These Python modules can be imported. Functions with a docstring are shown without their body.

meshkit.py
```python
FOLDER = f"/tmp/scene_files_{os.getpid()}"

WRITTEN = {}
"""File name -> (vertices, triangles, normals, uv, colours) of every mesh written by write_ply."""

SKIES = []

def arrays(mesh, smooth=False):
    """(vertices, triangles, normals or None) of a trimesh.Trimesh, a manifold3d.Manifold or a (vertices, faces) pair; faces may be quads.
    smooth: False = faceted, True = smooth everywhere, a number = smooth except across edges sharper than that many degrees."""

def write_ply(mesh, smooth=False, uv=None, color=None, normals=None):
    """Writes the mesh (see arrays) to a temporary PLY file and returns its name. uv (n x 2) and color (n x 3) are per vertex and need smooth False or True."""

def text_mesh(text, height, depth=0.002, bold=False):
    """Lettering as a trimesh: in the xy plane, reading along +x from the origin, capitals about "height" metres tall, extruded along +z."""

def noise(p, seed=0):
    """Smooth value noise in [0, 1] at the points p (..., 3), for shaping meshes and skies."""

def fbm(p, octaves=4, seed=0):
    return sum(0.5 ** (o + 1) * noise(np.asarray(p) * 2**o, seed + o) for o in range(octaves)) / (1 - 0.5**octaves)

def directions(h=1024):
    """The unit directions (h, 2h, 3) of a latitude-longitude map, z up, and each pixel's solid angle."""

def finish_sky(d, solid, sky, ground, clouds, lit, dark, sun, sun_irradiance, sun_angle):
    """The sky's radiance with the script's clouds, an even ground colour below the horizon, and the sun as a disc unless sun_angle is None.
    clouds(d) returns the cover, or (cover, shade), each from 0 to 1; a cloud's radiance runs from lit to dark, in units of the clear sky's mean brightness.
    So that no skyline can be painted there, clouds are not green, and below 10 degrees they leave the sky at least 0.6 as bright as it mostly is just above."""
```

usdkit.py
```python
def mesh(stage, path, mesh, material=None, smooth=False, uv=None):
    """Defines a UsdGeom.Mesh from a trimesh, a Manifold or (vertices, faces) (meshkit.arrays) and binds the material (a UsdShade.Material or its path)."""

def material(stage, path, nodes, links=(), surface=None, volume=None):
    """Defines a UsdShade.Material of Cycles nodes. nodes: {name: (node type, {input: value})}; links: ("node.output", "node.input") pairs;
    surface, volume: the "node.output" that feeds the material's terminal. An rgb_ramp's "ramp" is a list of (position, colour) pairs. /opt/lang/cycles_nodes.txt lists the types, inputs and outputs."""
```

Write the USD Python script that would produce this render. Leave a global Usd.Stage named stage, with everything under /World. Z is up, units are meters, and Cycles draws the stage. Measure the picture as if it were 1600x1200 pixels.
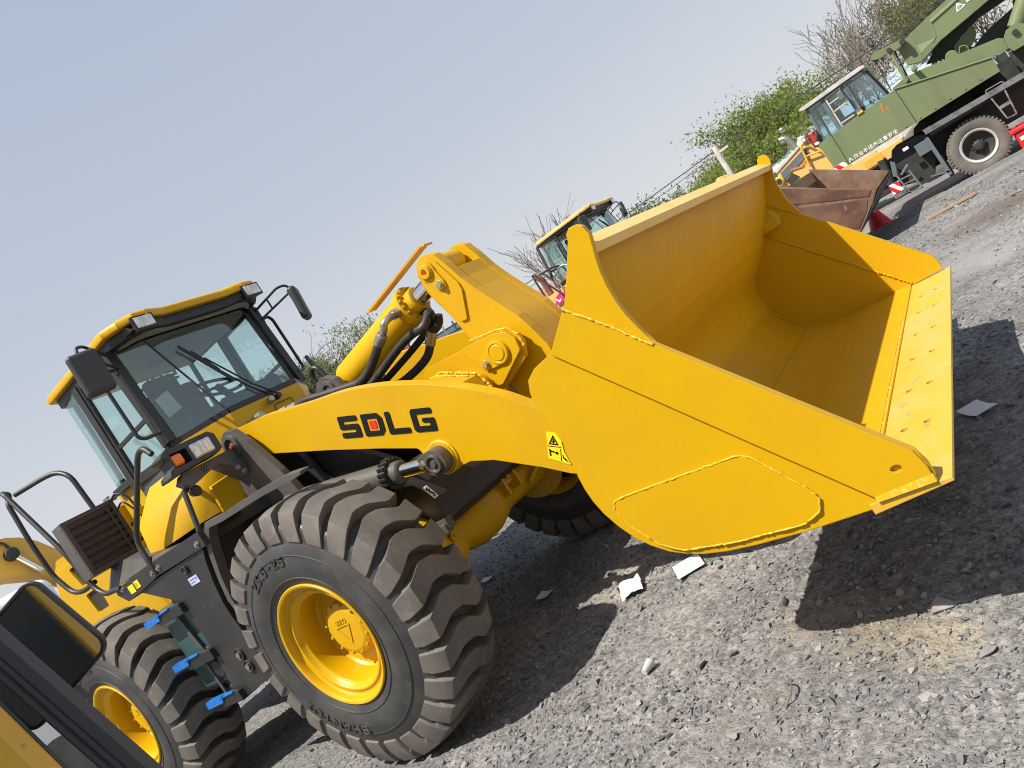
import math, random
import numpy as np, trimesh, shapely
from shapely.geometry import Polygon, LineString, Point, box as sbox
from shapely import affinity
from pxr import Usd, UsdGeom, UsdLux, UsdShade, Gf, Sdf, Vt
import usdkit, meshkit

stage = Usd.Stage.CreateInMemory()
UsdGeom.SetStageUpAxis(stage, UsdGeom.Tokens.z)
UsdGeom.SetStageMetersPerUnit(stage, 1.0)
world = UsdGeom.Xform.Define(stage, '/World')
stage.SetDefaultPrim(world.GetPrim())
random.seed(7)
rng = np.random.default_rng(7)

# ------------------------------------------------------------------ camera, sky, sun
CAM = np.array([3.4766, -3.7115, 1.4746])
YAW, PITCH, ROLL = 0.6169, -0.0217, -0.5701
f_ = np.array([-math.sin(YAW) * math.cos(PITCH), math.cos(YAW) * math.cos(PITCH), math.sin(PITCH)])
r0 = np.array([math.cos(YAW), math.sin(YAW), 0]); u0 = np.cross(r0, f_)
r_ = math.cos(ROLL) * r0 + math.sin(ROLL) * u0
u_ = -math.sin(ROLL) * r0 + math.cos(ROLL) * u0
cam = UsdGeom.Camera.Define(stage, '/World/camera')
m = Gf.Matrix4d(*[float(v) for v in (*r_, 0, *u_, 0, *(-f_), 0, *CAM, 1)])
cam.AddTransformOp().Set(m)
cam.CreateHorizontalApertureAttr(36.0); cam.CreateVerticalApertureAttr(27.0)
cam.CreateFocalLengthAttr(36.0 * 1164.08 / 1600)
cam.CreateClippingRangeAttr(Gf.Vec2f(0.05, 3000))
cam.CreateFStopAttr(0.0)
EXPOSURE = 0.68
cam.CreateExposureAttr(EXPOSURE)

SUN = np.array([-0.20, -0.58, 1.0]); SUN /= np.linalg.norm(SUN)
SUN_EL = math.asin(SUN[2]); SUN_ROT = math.atan2(SUN[0], SUN[1])
sun = UsdLux.DistantLight.Define(stage, '/World/sun')
sun.CreateIntensityAttr(1.24); sun.CreateAngleAttr(0.55); sun.CreateNormalizeAttr(True)
sun.CreateColorAttr(Gf.Vec3f(1.0, 0.93, 0.82))
zx = SUN; xx = np.cross([0, 1, 0], zx); xx /= np.linalg.norm(xx); yx = np.cross(zx, xx)
sun.AddTransformOp().Set(Gf.Matrix4d(*[float(v) for v in (*xx, 0, *yx, 0, *zx, 0, 0, 0, 50, 1)]))

SKY_MIX, SKY_STRENGTH = 0.80, 0.079
sky_m = usdkit.material(stage, '/World/Looks/sky', {
    's': ('sky_texture', {'sky_type': 'single_scattering', 'sun_disc': False, 'sun_elevation': SUN_EL, 'sun_rotation': SUN_ROT,
                          'altitude': 100.0, 'air_density': 1.0, 'aerosol_density': 3.0, 'ozone_density': 1.0}),
    'tc': ('texture_coordinate', {}), 'z': ('separate_xyz', {}), 'mr': ('map_range', {'from_min': 0.0, 'from_max': 0.65, 'clamp': True}),
    'hz': ('rgb_ramp', {'ramp': [(0.0, (1.0, 0.99, 0.99)), (0.15, (0.92, 0.93, 0.96)), (0.45, (0.735, 0.79, 0.885)), (1.0, (0.58, 0.68, 0.85))]}),
    'k': ('mix', {'mix_type': 'multiply', 'fac': 1.0, 'color2': (6.6, 6.6, 6.6)}),
    'x': ('mix', {'mix_type': 'mix', 'fac': SKY_MIX}),
    'b': ('background_shader', {'strength': SKY_STRENGTH})},
    [('tc.generated', 'z.vector'), ('z.z', 'mr.value'), ('mr.result', 'hz.fac'), ('hz.color', 'k.color1'), ('s.color', 'x.color1'), ('k.color', 'x.color2'), ('x.color', 'b.color')], surface='b.background')
dome = UsdLux.DomeLight.Define(stage, '/World/sky')
UsdShade.MaterialBindingAPI.Apply(dome.GetPrim()).Bind(sky_m)
dome.GetPrim().SetCustomDataByKey('kind', 'structure')
dome.GetPrim().SetCustomDataByKey('label', 'pale hazy blue grey daytime sky')

# ------------------------------------------------------------------ materials
def mat(name, col, rough=0.5, metal=0.0, col2=None, scale=3.0, thr=(0.4, 0.65), bump=0.0, bscale=60.0, bevel=0.0,
        spec=0.5, coat=0.0, rough2=None, col3=None, scale3=30.0, thr3=(0.55, 0.75), detail=6.0, stretch=None, bdist=0.01):
    n = {'g': ('geometry', {}), 'p': ('principled_bsdf', {'roughness': rough, 'metallic': metal, 'base_color': col, 'specular_ior_level': spec, 'coat_weight': coat, 'coat_roughness': 0.08})}
    l = []
    pos = 'g.position'
    if stretch is not None:
        n['mp'] = ('mapping', {'mapping_type': 'point', 'scale': stretch}); l.append(('g.position', 'mp.vector')); pos = 'mp.vector'
    src = None
    if col2 is not None:
        n['n1'] = ('noise_texture', {'scale': scale, 'detail': detail, 'roughness': 0.6})
        n['r1'] = ('map_range', {'from_min': thr[0], 'from_max': thr[1], 'clamp': True})
        n['x1'] = ('mix', {'mix_type': 'mix', 'color1': col, 'color2': col2})
        l += [(pos, 'n1.vector'), ('n1.fac', 'r1.value'), ('r1.result', 'x1.fac')]
        src = 'x1.color'
        if rough2 is not None:
            n['rr'] = ('map_range', {'from_min': 0.0, 'from_max': 1.0, 'to_min': rough, 'to_max': rough2})
            l += [('r1.result', 'rr.value'), ('rr.result', 'p.roughness')]
    if col3 is not None:
        n['n3'] = ('noise_texture', {'scale': scale3, 'detail': 5.0, 'roughness': 0.65})
        n['r3'] = ('map_range', {'from_min': thr3[0], 'from_max': thr3[1], 'clamp': True})
        n['x3'] = ('mix', {'mix_type': 'mix', 'color1': col, 'color2': col3})
        l += [(pos, 'n3.vector'), ('n3.fac', 'r3.value'), ('r3.result', 'x3.fac')]
        if src: l.append((src, 'x3.color1'))
        src = 'x3.color'
    if src: l.append((src, 'p.base_color'))
    nrm = None
    if bevel:
        n['bv'] = ('bevel', {'radius': bevel, 'samples': 4}); nrm = 'bv.bevel'
    if bump:
        n['nb'] = ('noise_texture', {'scale': bscale, 'detail': 4.0, 'roughness': 0.6})
        n['bp'] = ('bump', {'strength': bump, 'distance': bdist})
        l += [(pos, 'nb.vector'), ('nb.fac', 'bp.height')]
        if nrm: l.append((nrm, 'bp.normal'))
        nrm = 'bp.normal'
    if nrm: l.append((nrm, 'p.normal'))
    return usdkit.material(stage, '/World/Looks/' + name, n, l, surface='p.BSDF')

YEL = (0.535, 0.312, 0.002)
yellow = mat('yellow_paint', YEL, 0.36, spec=0.3, col2=(0.50, 0.285, 0.003), scale=1.3, thr=(0.42, 0.62), bump=0.05, bscale=9, bevel=0.005, rough2=0.46, bdist=0.02, col3=(0.50, 0.30, 0.012), scale3=14, thr3=(0.62, 0.8))
yellow_edge = mat('dusty_edge_paint', (0.57, 0.34, 0.03), 0.42, col2=(0.52, 0.34, 0.09), scale=5, thr=(0.42, 0.66), bump=0.08, bscale=20, bevel=0.004, rough2=0.6, stretch=(1.4, 0.9, 1), col3=(0.33, 0.23, 0.11), scale3=15, thr3=(0.60, 0.70))
yellow_floor = mat('yellow_scuffed_paint', (0.56, 0.295, 0.003), 0.38, col2=(0.52, 0.31, 0.035), scale=4.5, thr=(0.56, 0.80), bump=0.06, bscale=7, bevel=0.004, rough2=0.6, stretch=(0.7, 2.0, 1), col3=(0.36, 0.25, 0.10), scale3=11, thr3=(0.63, 0.69))
shell_yellow = mat('yellow_bucket_inner_shade', (0.56, 0.295, 0.002), 0.38, spec=0.22, col2=(0.51, 0.27, 0.003), scale=1.6, bump=0.06, bscale=7, bdist=0.02, col3=(0.57, 0.33, 0.03), scale3=9, thr3=(0.63, 0.8), rough2=0.5)  # same yellow pushed to orange, painting in the shade inside the bucket
yellow_weld = mat('yellow_weld', (0.60, 0.36, 0.01), 0.36, bump=0.5, bscale=160, col2=(0.72, 0.50, 0.12), scale=60, thr=(0.5, 0.7), bdist=0.004)
yellow_lip = mat('yellow_glint_flange', (0.68, 0.41, 0.06), 0.33, col2=(0.68, 0.46, 0.14), scale=4, bevel=0.006)  # pale tone paints the sky glint on the top flange
yellow_old = mat('faded_yellow_paint', (0.68, 0.38, 0.04), 0.5, col2=(0.55, 0.33, 0.06), scale=3, bump=0.05, bevel=0.008, col3=(0.25, 0.14, 0.05), scale3=18, thr3=(0.66, 0.75))
yellow_pale = mat('pale_orange_paint', (0.72, 0.42, 0.10), 0.5, col2=(0.6, 0.38, 0.14), scale=3, bevel=0.008)
dgrey = mat('dark_grey_paint', (0.017, 0.0165, 0.0165), 0.42, col2=(0.028, 0.026, 0.024), scale=3, thr=(0.4, 0.7), bump=0.04, bscale=25, bevel=0.005, rough2=0.6, col3=(0.06, 0.052, 0.045), scale3=16, thr3=(0.6, 0.85))
dgrey2 = mat('dusty_grey_paint', (0.062, 0.059, 0.057), 0.45, col2=(0.09, 0.081, 0.072), scale=3, thr=(0.4, 0.7), bump=0.04, bscale=25, bevel=0.005)
black = mat('black_plastic', (0.014, 0.014, 0.015), 0.45, bump=0.05, bscale=80, bevel=0.004)
black_soft = mat('grey_black_plastic', (0.030, 0.032, 0.035), 0.55, bump=0.08, bscale=300, bevel=0.006, bdist=0.002)
rubber = mat('tyre_rubber', (0.080, 0.073, 0.067), 0.60, col2=(0.128, 0.113, 0.099), scale=5, thr=(0.35, 0.7), bump=0.10, bscale=45, bevel=0.008, col3=(0.20, 0.165, 0.135), scale3=11, thr3=(0.55, 0.86), rough2=0.78)
rubber_dark = mat('sidewall_rubber', (0.030, 0.030, 0.031), 0.45, col2=(0.052, 0.050, 0.049), scale=6, thr=(0.4, 0.7), bump=0.05, bscale=30, bevel=0.004, col3=(0.10, 0.085, 0.07), scale3=9, thr3=(0.6, 0.85), rough2=0.62)
rubber_grey = mat('dusty_tyre_rubber', (0.10, 0.096, 0.088), 0.85, col2=(0.16, 0.145, 0.122), scale=4, bump=0.1, bscale=40)
hose_m = mat('hose_rubber', (0.018, 0.017, 0.016), 0.5, bump=0.12, bscale=120, col2=(0.05, 0.042, 0.035), scale=10, thr=(0.45, 0.7), bdist=0.003)
chrome = mat('chrome', (0.75, 0.76, 0.78), 0.10, metal=1.0)
steel = mat('bare_steel', (0.42, 0.40, 0.37), 0.38, metal=0.85, col2=(0.30, 0.27, 0.22), scale=30)
gold = mat('zinc_plated_bolt', (0.50, 0.42, 0.25), 0.35, metal=0.9, bevel=0.003)
redpaint = mat('red_paint', (0.60, 0.018, 0.022), 0.4, bevel=0.004, col2=(0.42, 0.02, 0.02), scale=6)
pinkpaint = mat('magenta_sticker', (0.62, 0.02, 0.16), 0.4)
white = mat('white_paint', (0.78, 0.78, 0.76), 0.45, bevel=0.004)
paper_m = mat('white_paper', (0.64, 0.655, 0.69), 0.8, bump=0.1, bscale=8)
blue = mat('blue_reflective_tape', (0.006, 0.10, 0.40), 0.35, col2=(0.015, 0.16, 0.52), scale=90, thr=(0.45, 0.55), bump=0.3, bscale=120, bdist=0.003)
lavender = mat('lavender_sticker', (0.46, 0.49, 0.80), 0.5, col2=(0.35, 0.38, 0.66), scale=60, thr=(0.5, 0.56))
sticker_yellow = mat('yellow_sticker', (0.90, 0.60, 0.005), 0.4)
logo_black = mat('black_vinyl', (0.008, 0.008, 0.008), 0.5, spec=0.25)
logo_red = mat('red_vinyl', (0.72, 0.02, 0.015), 0.4)
logo_grey = mat('grey_vinyl', (0.10, 0.17, 0.18), 0.5)
amber = mat('amber_lens', (0.85, 0.16, 0.02), 0.15, coat=0.6, bump=0.3, bscale=130, bdist=0.004)
lens = mat('headlight_lens', (0.70, 0.69, 0.66), 0.12, metal=0.5, coat=0.8, col2=(0.38, 0.36, 0.34), scale=14, bump=0.4, bscale=38, stretch=(1, 3, 1), bdist=0.01)
louvre_m = mat('brown_black_mesh', (0.050, 0.037, 0.030), 0.6, bump=0.3, bscale=260, col2=(0.018, 0.014, 0.012), scale=160, thr=(0.45, 0.55), bdist=0.003)
brown_dark = mat('brown_black_frame', (0.050, 0.035, 0.027), 0.5, bevel=0.004)
seat_m = mat('seat_fabric', (0.085, 0.088, 0.09), 0.85, bump=0.2, bscale=200)
ceiling_m = mat('cab_lining', (0.20, 0.205, 0.21), 0.85)
rust = mat('rusty_steel', (0.105, 0.048, 0.034), 0.5, metal=0.25, col2=(0.16, 0.085, 0.055), scale=2.2, thr=(0.42, 0.62), bump=0.2, bscale=30, col3=(0.26, 0.20, 0.16), scale3=12, thr3=(0.60, 0.80), rough2=0.7, bevel=0.006)
rust_worn = mat('worn_steel_side', (0.20, 0.115, 0.07), 0.45, metal=0.3, col2=(0.26, 0.20, 0.15), scale=2.6, thr=(0.42, 0.66), bump=0.12, bscale=30, col3=(0.13, 0.05, 0.03), scale3=6, thr3=(0.55, 0.72))
rust_pipe = mat('rusty_pipe', (0.12, 0.045, 0.03), 0.8, col2=(0.2, 0.08, 0.05), scale=12)
green = mat('olive_green_paint', (0.150, 0.188, 0.088), 0.5, col2=(0.128, 0.152, 0.078), scale=2.2, stretch=(1.3, 1.3, 0.35), thr=(0.42, 0.68), bump=0.03, bscale=10, bevel=0.008, col3=(0.17, 0.20, 0.11), scale3=9, thr3=(0.6, 0.85))
green_dark = mat('dark_green_paint', (0.018, 0.030, 0.020), 0.6, bevel=0.008)
green_pale = mat('pale_green_paint', (0.21, 0.26, 0.145), 0.5, bevel=0.008)
orange_stain = mat('orange_stain', (0.45, 0.17, 0.03), 0.7)
greyblue = mat('blue_grey_cab_paint', (0.10, 0.125, 0.145), 0.5, bevel=0.006)
roofgrey = mat('pale_grey_roof', (0.50, 0.49, 0.46), 0.6, col2=(0.38, 0.36, 0.33), scale=5, bevel=0.01)
beam_grey = mat('worn_grey_beam', (0.16, 0.165, 0.17), 0.6, col2=(0.07, 0.075, 0.08), scale=9, bump=0.2, bscale=40)
undercar = mat('black_chassis', (0.016, 0.017, 0.018), 0.65, col2=(0.035, 0.033, 0.03), scale=5, bevel=0.008)
bark = mat('bark', (0.11, 0.085, 0.065), 0.9, col2=(0.17, 0.14, 0.11), scale=9, bump=0.4, bscale=30)
bark_grey = mat('grey_twigs', (0.215, 0.18, 0.16), 0.9)
concrete = mat('concrete_pole', (0.55, 0.52, 0.48), 0.85, col2=(0.42, 0.40, 0.37), scale=3)
wire_m = mat('power_cable', (0.03, 0.033, 0.04), 0.6)
brick_m = mat('brick_wall', (0.36, 0.15, 0.10), 0.9, col2=(0.28, 0.11, 0.075), scale=4)
tile_m = mat('roof_tile', (0.30, 0.17, 0.13), 0.9, col2=(0.22, 0.12, 0.09), scale=4)
roof_blue = mat('blue_roof_sheet', (0.42, 0.52, 0.56), 0.5)
stone_m = []
for i, (a, b) in enumerate([((0.155, 0.154, 0.154), (0.215, 0.212, 0.21)), ((0.115, 0.115, 0.12), (0.17, 0.17, 0.175)), ((0.22, 0.21, 0.195), (0.28, 0.265, 0.245)), ((0.07, 0.07, 0.076), (0.115, 0.115, 0.12))]):
    stone_m.append(mat('stone_%s' % ['grey', 'slate', 'tan', 'dark'][i], a, 0.85, col2=b, scale=22, bump=0.25, bscale=60))
wood_m = mat('weathered_wood', (0.28, 0.20, 0.13), 0.85, bump=0.2, bscale=30)

def glass(name, tint, rough=0.02, f0=0.085, f1=0.75):
    n = {'t': ('transparent_bsdf', {'color': tint}), 'g': ('glossy_bsdf', {'roughness': rough, 'color': (0.9, 0.95, 0.95)}),
         'w': ('layer_weight', {'blend': 0.5}), 'p': ('math', {'math_type': 'power', 'value2': 4.0}), 'f': ('math', {'math_type': 'multiply_add', 'value2': f1, 'value3': f0}), 'm': ('mix_closure', {})}
    return usdkit.material(stage, '/World/Looks/' + name, n, [('w.facing', 'p.value1'), ('p.value', 'f.value1'), ('f.value', 'm.fac'), ('t.BSDF', 'm.closure1'), ('g.BSDF', 'm.closure2')], surface='m.closure')
cab_glass = glass('tinted_cab_glass', (0.89, 0.965, 0.95))
dark_glass = glass('smoked_glass', (0.80, 0.87, 0.90))
mirror_m = usdkit.material(stage, '/World/Looks/mirror_glass', {'g': ('glossy_bsdf', {'roughness': 0.02, 'color': (0.62, 0.64, 0.62)})}, [], surface='g.BSDF')

def leaf_mat(name, a, b):
    n = {'g': ('geometry', {}), 'r': ('rgb_ramp', {'ramp': [(0, a), (1, b)]}), 'd': ('diffuse_bsdf', {}), 't': ('translucent_bsdf', {}), 'm': ('mix_closure', {'fac': 0.45})}
    return usdkit.material(stage, '/World/Looks/' + name, n, [('g.random_per_island', 'r.fac'), ('r.color', 'd.color'), ('r.color', 't.color'), ('d.BSDF', 'm.closure1'), ('t.BSDF', 'm.closure2')], surface='m.closure')
leaf_willow = leaf_mat('willow_leaves', (0.20, 0.24, 0.10), (0.33, 0.38, 0.17))
leaf_bright = leaf_mat('bright_spring_leaves', (0.20, 0.25, 0.07), (0.38, 0.43, 0.15))
leaf_mid = leaf_mat('mid_green_leaves', (0.12, 0.165, 0.06), (0.23, 0.28, 0.11))
leaf_olive = leaf_mat('olive_brown_leaves', (0.19, 0.20, 0.10), (0.33, 0.335, 0.18))

# ------------------------------------------------------------------ scene graph helpers
counts = {}
def path_for(parent, name):
    k = parent + '/' + name
    c = counts.get(k, 0); counts[k] = c + 1
    return k if c == 0 else '%s_%03d' % (k, c)
def tag(prim, label=None, cat=None, group=None, kind=None):
    for k, v in (('label', label), ('category', cat), ('group', group), ('kind', kind)):
        if v: prim.SetCustomDataByKey(k, v)
    return prim
def thing(name, label, cat, loc=(0, 0, 0), rotz=0.0, group=None):
    x = UsdGeom.Xform.Define(stage, path_for('/World', name))
    x.AddTranslateOp().Set(Gf.Vec3d(*map(float, loc)))
    if rotz: x.AddRotateZOp().Set(rotz)
    tag(x.GetPrim(), label, cat, group)
    return str(x.GetPath())
def group_part(parent, name, label=None):
    x = UsdGeom.Xform.Define(stage, path_for(parent, name))
    tag(x.GetPrim(), label)
    return str(x.GetPath())
def part(parent, name, mesh, material, smooth=32, label=None, kind=None):
    if isinstance(mesh, (list,)): mesh = cat(mesh)
    p = path_for(parent, name)
    o = usdkit.mesh(stage, p, mesh, material, smooth=smooth)
    tag(o.GetPrim(), label, kind=kind)
    return p
def top(name, mesh, material, label, cat_, smooth=32, group=None, kind=None):
    p = part('/World', name, mesh, material, smooth)
    tag(stage.GetPrimAtPath(p), label, cat_, group, kind)
    return p
def cat(ms):
    return trimesh.util.concatenate([x if isinstance(x, trimesh.Trimesh) else trimesh.Trimesh(*x, process=False) for x in ms])

# ------------------------------------------------------------------ geometry helpers
def rp(poly, r):
    return poly.buffer(-r).buffer(2 * r).buffer(-r) if r else poly
def _ex(poly, h):
    gs = getattr(poly, 'geoms', [poly])
    return cat([trimesh.creation.extrude_polygon(g, h, engine='earcut') for g in gs if g.area > 0])
def ext(pts, y0, y1, r=0):           # polygon in (x,z), extruded along y
    poly = pts if hasattr(pts, 'area') else Polygon(pts)
    if not poly.is_valid: poly = poly.buffer(0)
    t = _ex(rp(poly, r), y1 - y0); v = t.vertices
    return trimesh.Trimesh(np.c_[v[:, 0], y0 + v[:, 2], v[:, 1]], t.faces[:, ::-1], process=False)
def exx(pts, x0, x1, r=0):           # polygon in (y,z), extruded along x
    poly = pts if hasattr(pts, 'area') else Polygon(pts)
    t = _ex(rp(poly, r), x1 - x0); v = t.vertices
    return trimesh.Trimesh(np.c_[x0 + v[:, 2], v[:, 0], v[:, 1]], t.faces, process=False)
def exz(pts, z0, z1, r=0):
    poly = pts if hasattr(pts, 'area') else Polygon(pts)
    t = _ex(rp(poly, r), z1 - z0); t.vertices[:, 2] += z0
    return t
def bx(x0, x1, y0, y1, z0, z1):
    return trimesh.creation.box(bounds=[[min(x0, x1), min(y0, y1), min(z0, z1)], [max(x0, x1), max(y0, y1), max(z0, z1)]])
def frame_of(d):
    d = np.asarray(d, float); d = d / np.linalg.norm(d)
    a = np.array([0, 0, 1.0]) if abs(d[2]) < 0.9 else np.array([1.0, 0, 0])
    u = np.cross(a, d); u /= np.linalg.norm(u)
    return u, np.cross(d, u), d
def revolve(prof, o, d, n=48, full=True):      # prof: [(r, h)], axis o + h*d
    u, v, d = frame_of(d); o = np.asarray(o, float)
    P = np.array(prof, float); k = len(P)
    a = np.linspace(0, 2 * np.pi, n, endpoint=False)
    ring = np.cos(a)[:, None] * u + np.sin(a)[:, None] * v
    V = o + P[None, :, :1] * ring[:, None, :] + P[None, :, 1:] * d
    V = V.reshape(-1, 3); F = []
    for i in range(n):
        j = (i + 1) % n
        for s in range(k - 1):
            F.append((i * k + s, j * k + s, j * k + s + 1)); F.append((i * k + s, j * k + s + 1, i * k + s + 1))
    return trimesh.Trimesh(V, np.array(F), process=False)
def cyl(p0, p1, r, n=24, r1=None, ch=0.0):
    p0 = np.asarray(p0, float); p1 = np.asarray(p1, float); L = np.linalg.norm(p1 - p0); r1 = r if r1 is None else r1
    ch = min(ch, r * 0.4, L * 0.4)
    return revolve([(0, 0), (r - ch, 0), (r, ch), (r1, L - ch), (r1 - ch, L), (0, L)] if ch else [(0, 0), (r, 0), (r, 0), (r1, L), (r1, L), (0, L)], p0, p1 - p0, n)
def smooth_path(pts, rad, seg=6):
    pts = [np.asarray(p, float) for p in pts]
    out = [pts[0]]
    for i in range(1, len(pts) - 1):
        a, b, c = pts[i - 1], pts[i], pts[i + 1]
        da, dc = a - b, c - b; la, lc = np.linalg.norm(da), np.linalg.norm(dc)
        q = min(rad, la * 0.49, lc * 0.49)
        s, e = b + da / la * q, b + dc / lc * q
        for t in np.linspace(0, 1, seg): out.append((1 - t) ** 2 * s + 2 * t * (1 - t) * b + t * t * e)
    out.append(pts[-1]); return np.array(out)
def catmull(pts, seg=8):
    P = np.array(pts, float); P = np.vstack([2 * P[0] - P[1], P, 2 * P[-1] - P[-2]]); out = []
    for i in range(1, len(P) - 2):
        for t in np.linspace(0, 1, seg, endpoint=False):
            out.append(0.5 * (2 * P[i] + (P[i + 1] - P[i - 1]) * t + (2 * P[i - 1] - 5 * P[i] + 4 * P[i + 1] - P[i + 2]) * t * t + (3 * P[i] - P[i - 1] - 3 * P[i + 1] + P[i + 2]) * t ** 3))
    out.append(P[-2]); return np.array(out)
def sweep(path, rad, n=10, caps=True):
    P = np.asarray(path, float); k = len(P)
    R = np.full(k, rad, float) if np.ndim(rad) == 0 else np.asarray(rad, float)
    T = np.gradient(P, axis=0); T /= np.maximum(np.linalg.norm(T, axis=1, keepdims=True), 1e-9)
    u, v, _ = frame_of(T[0]); V = []
    a = np.linspace(0, 2 * np.pi, n, endpoint=False)
    for i in range(k):
        u = u - T[i] * (u @ T[i]); u /= np.linalg.norm(u); v = np.cross(T[i], u)
        V.append(P[i] + R[i] * (np.cos(a)[:, None] * u + np.sin(a)[:, None] * v))
    V = np.vstack(V); F = []
    for i in range(k - 1):
        for j in range(n):
            q = (j + 1) % n
            F += [(i * n + j, i * n + q, (i + 1) * n + q), (i * n + j, (i + 1) * n + q, (i + 1) * n + j)]
    if caps:
        V = np.vstack([V, P[0], P[-1]]); c0, c1 = len(V) - 2, len(V) - 1
        for j in range(n):
            q = (j + 1) % n
            F += [(c0, q, j), (c1, (k - 1) * n + j, (k - 1) * n + q)]
    return trimesh.Trimesh(V, np.array(F), process=False)
def pipe(pts, r, rad=0.08, n=12): return sweep(smooth_path(pts, rad), r, n)
def bead(pts, r=0.008, step=0.009, seed=1):
    P = np.asarray(pts, float); d = np.r_[0, np.cumsum(np.linalg.norm(np.diff(P, axis=0), axis=1))]
    s = np.linspace(0, d[-1], max(4, int(d[-1] / step)))
    Q = np.c_[[np.interp(s, d, P[:, k]) for k in range(3)]].T
    g = np.random.default_rng(seed)
    Q = Q + g.normal(0, r * 0.22, Q.shape)
    return sweep(Q, r * (0.6 + 0.5 * g.random(len(s))), 7)
def plate(poly, O, U, V, th):          # 2D polygon on plane (O,U,V), extruded along U x V
    U = np.asarray(U, float); V = np.asarray(V, float); N = np.cross(U, V); N /= np.linalg.norm(N)
    t = _ex(poly, th); v = t.vertices
    return trimesh.Trimesh(np.asarray(O, float) + v[:, :1] * U + v[:, 1:2] * V + v[:, 2:] * N, t.faces, process=False)
def text3(txt, h, O, U, V, th=0.003, bold=False):
    t = meshkit.text_mesh(txt, h, th, bold); v = t.vertices; U = np.asarray(U, float); V = np.asarray(V, float); N = np.cross(U, V)
    return trimesh.Trimesh(np.asarray(O, float) + v[:, :1] * U + v[:, 1:2] * V + v[:, 2:] * N, t.faces, process=False)
def quad(pts, th=0.006):
    P = np.array(pts, float); n = np.cross(P[1] - P[0], P[2] - P[0]); n /= np.linalg.norm(n)
    V = np.vstack([P, P - n * th]); k = len(P); F = []
    for i in range(1, k - 1): F += [(0, i, i + 1), (k, k + i + 1, k + i)]
    for i in range(k):
        j = (i + 1) % k; F += [(i, k + i, k + j), (i, k + j, j)]
    return trimesh.Trimesh(V, np.array(F), process=False)
def bar(p0, p1, w, h, up=(0, 0, 1)):
    p0 = np.asarray(p0, float); p1 = np.asarray(p1, float); d = p1 - p0; L = np.linalg.norm(d); d /= L
    s = np.cross(up, d); s /= np.linalg.norm(s); t = np.cross(d, s)
    b = trimesh.creation.box(extents=(1, 1, 1)); v = b.vertices
    return trimesh.Trimesh((p0 + p1) / 2 + v[:, :1] * d * L + v[:, 1:2] * s * w + v[:, 2:] * t * h, b.faces, process=False)
def rbox(x0, x1, y0, y1, z0, z1, r, n=3):
    s = trimesh.creation.icosphere(subdivisions=2, radius=r).vertices
    c = [(x, y, z) for x in (x0 + r, x1 - r) for y in (y0 + r, y1 - r) for z in (z0 + r, z1 - r)]
    return trimesh.convex.convex_hull(np.vstack([s + np.array(q) for q in c]))
def hullm(pts): return trimesh.convex.convex_hull(np.array(pts, float))
def bolt(p, d, r=0.014, h=0.012):
    d = np.asarray(d, float); p = np.asarray(p, float)
    w = cyl(p, p + d * h * 0.3, r * 1.45, 14); q = cyl(p + d * h * 0.3, p + d * h, r, 6)
    return cat([w, q])
def ring2(c, ro, ri): return Point(c).buffer(ro, 24).difference(Point(c).buffer(ri, 24))
def strokes(lines, w):
    return shapely.union_all([LineString(l).buffer(w, cap_style=2, join_style=2) for l in lines])

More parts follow.
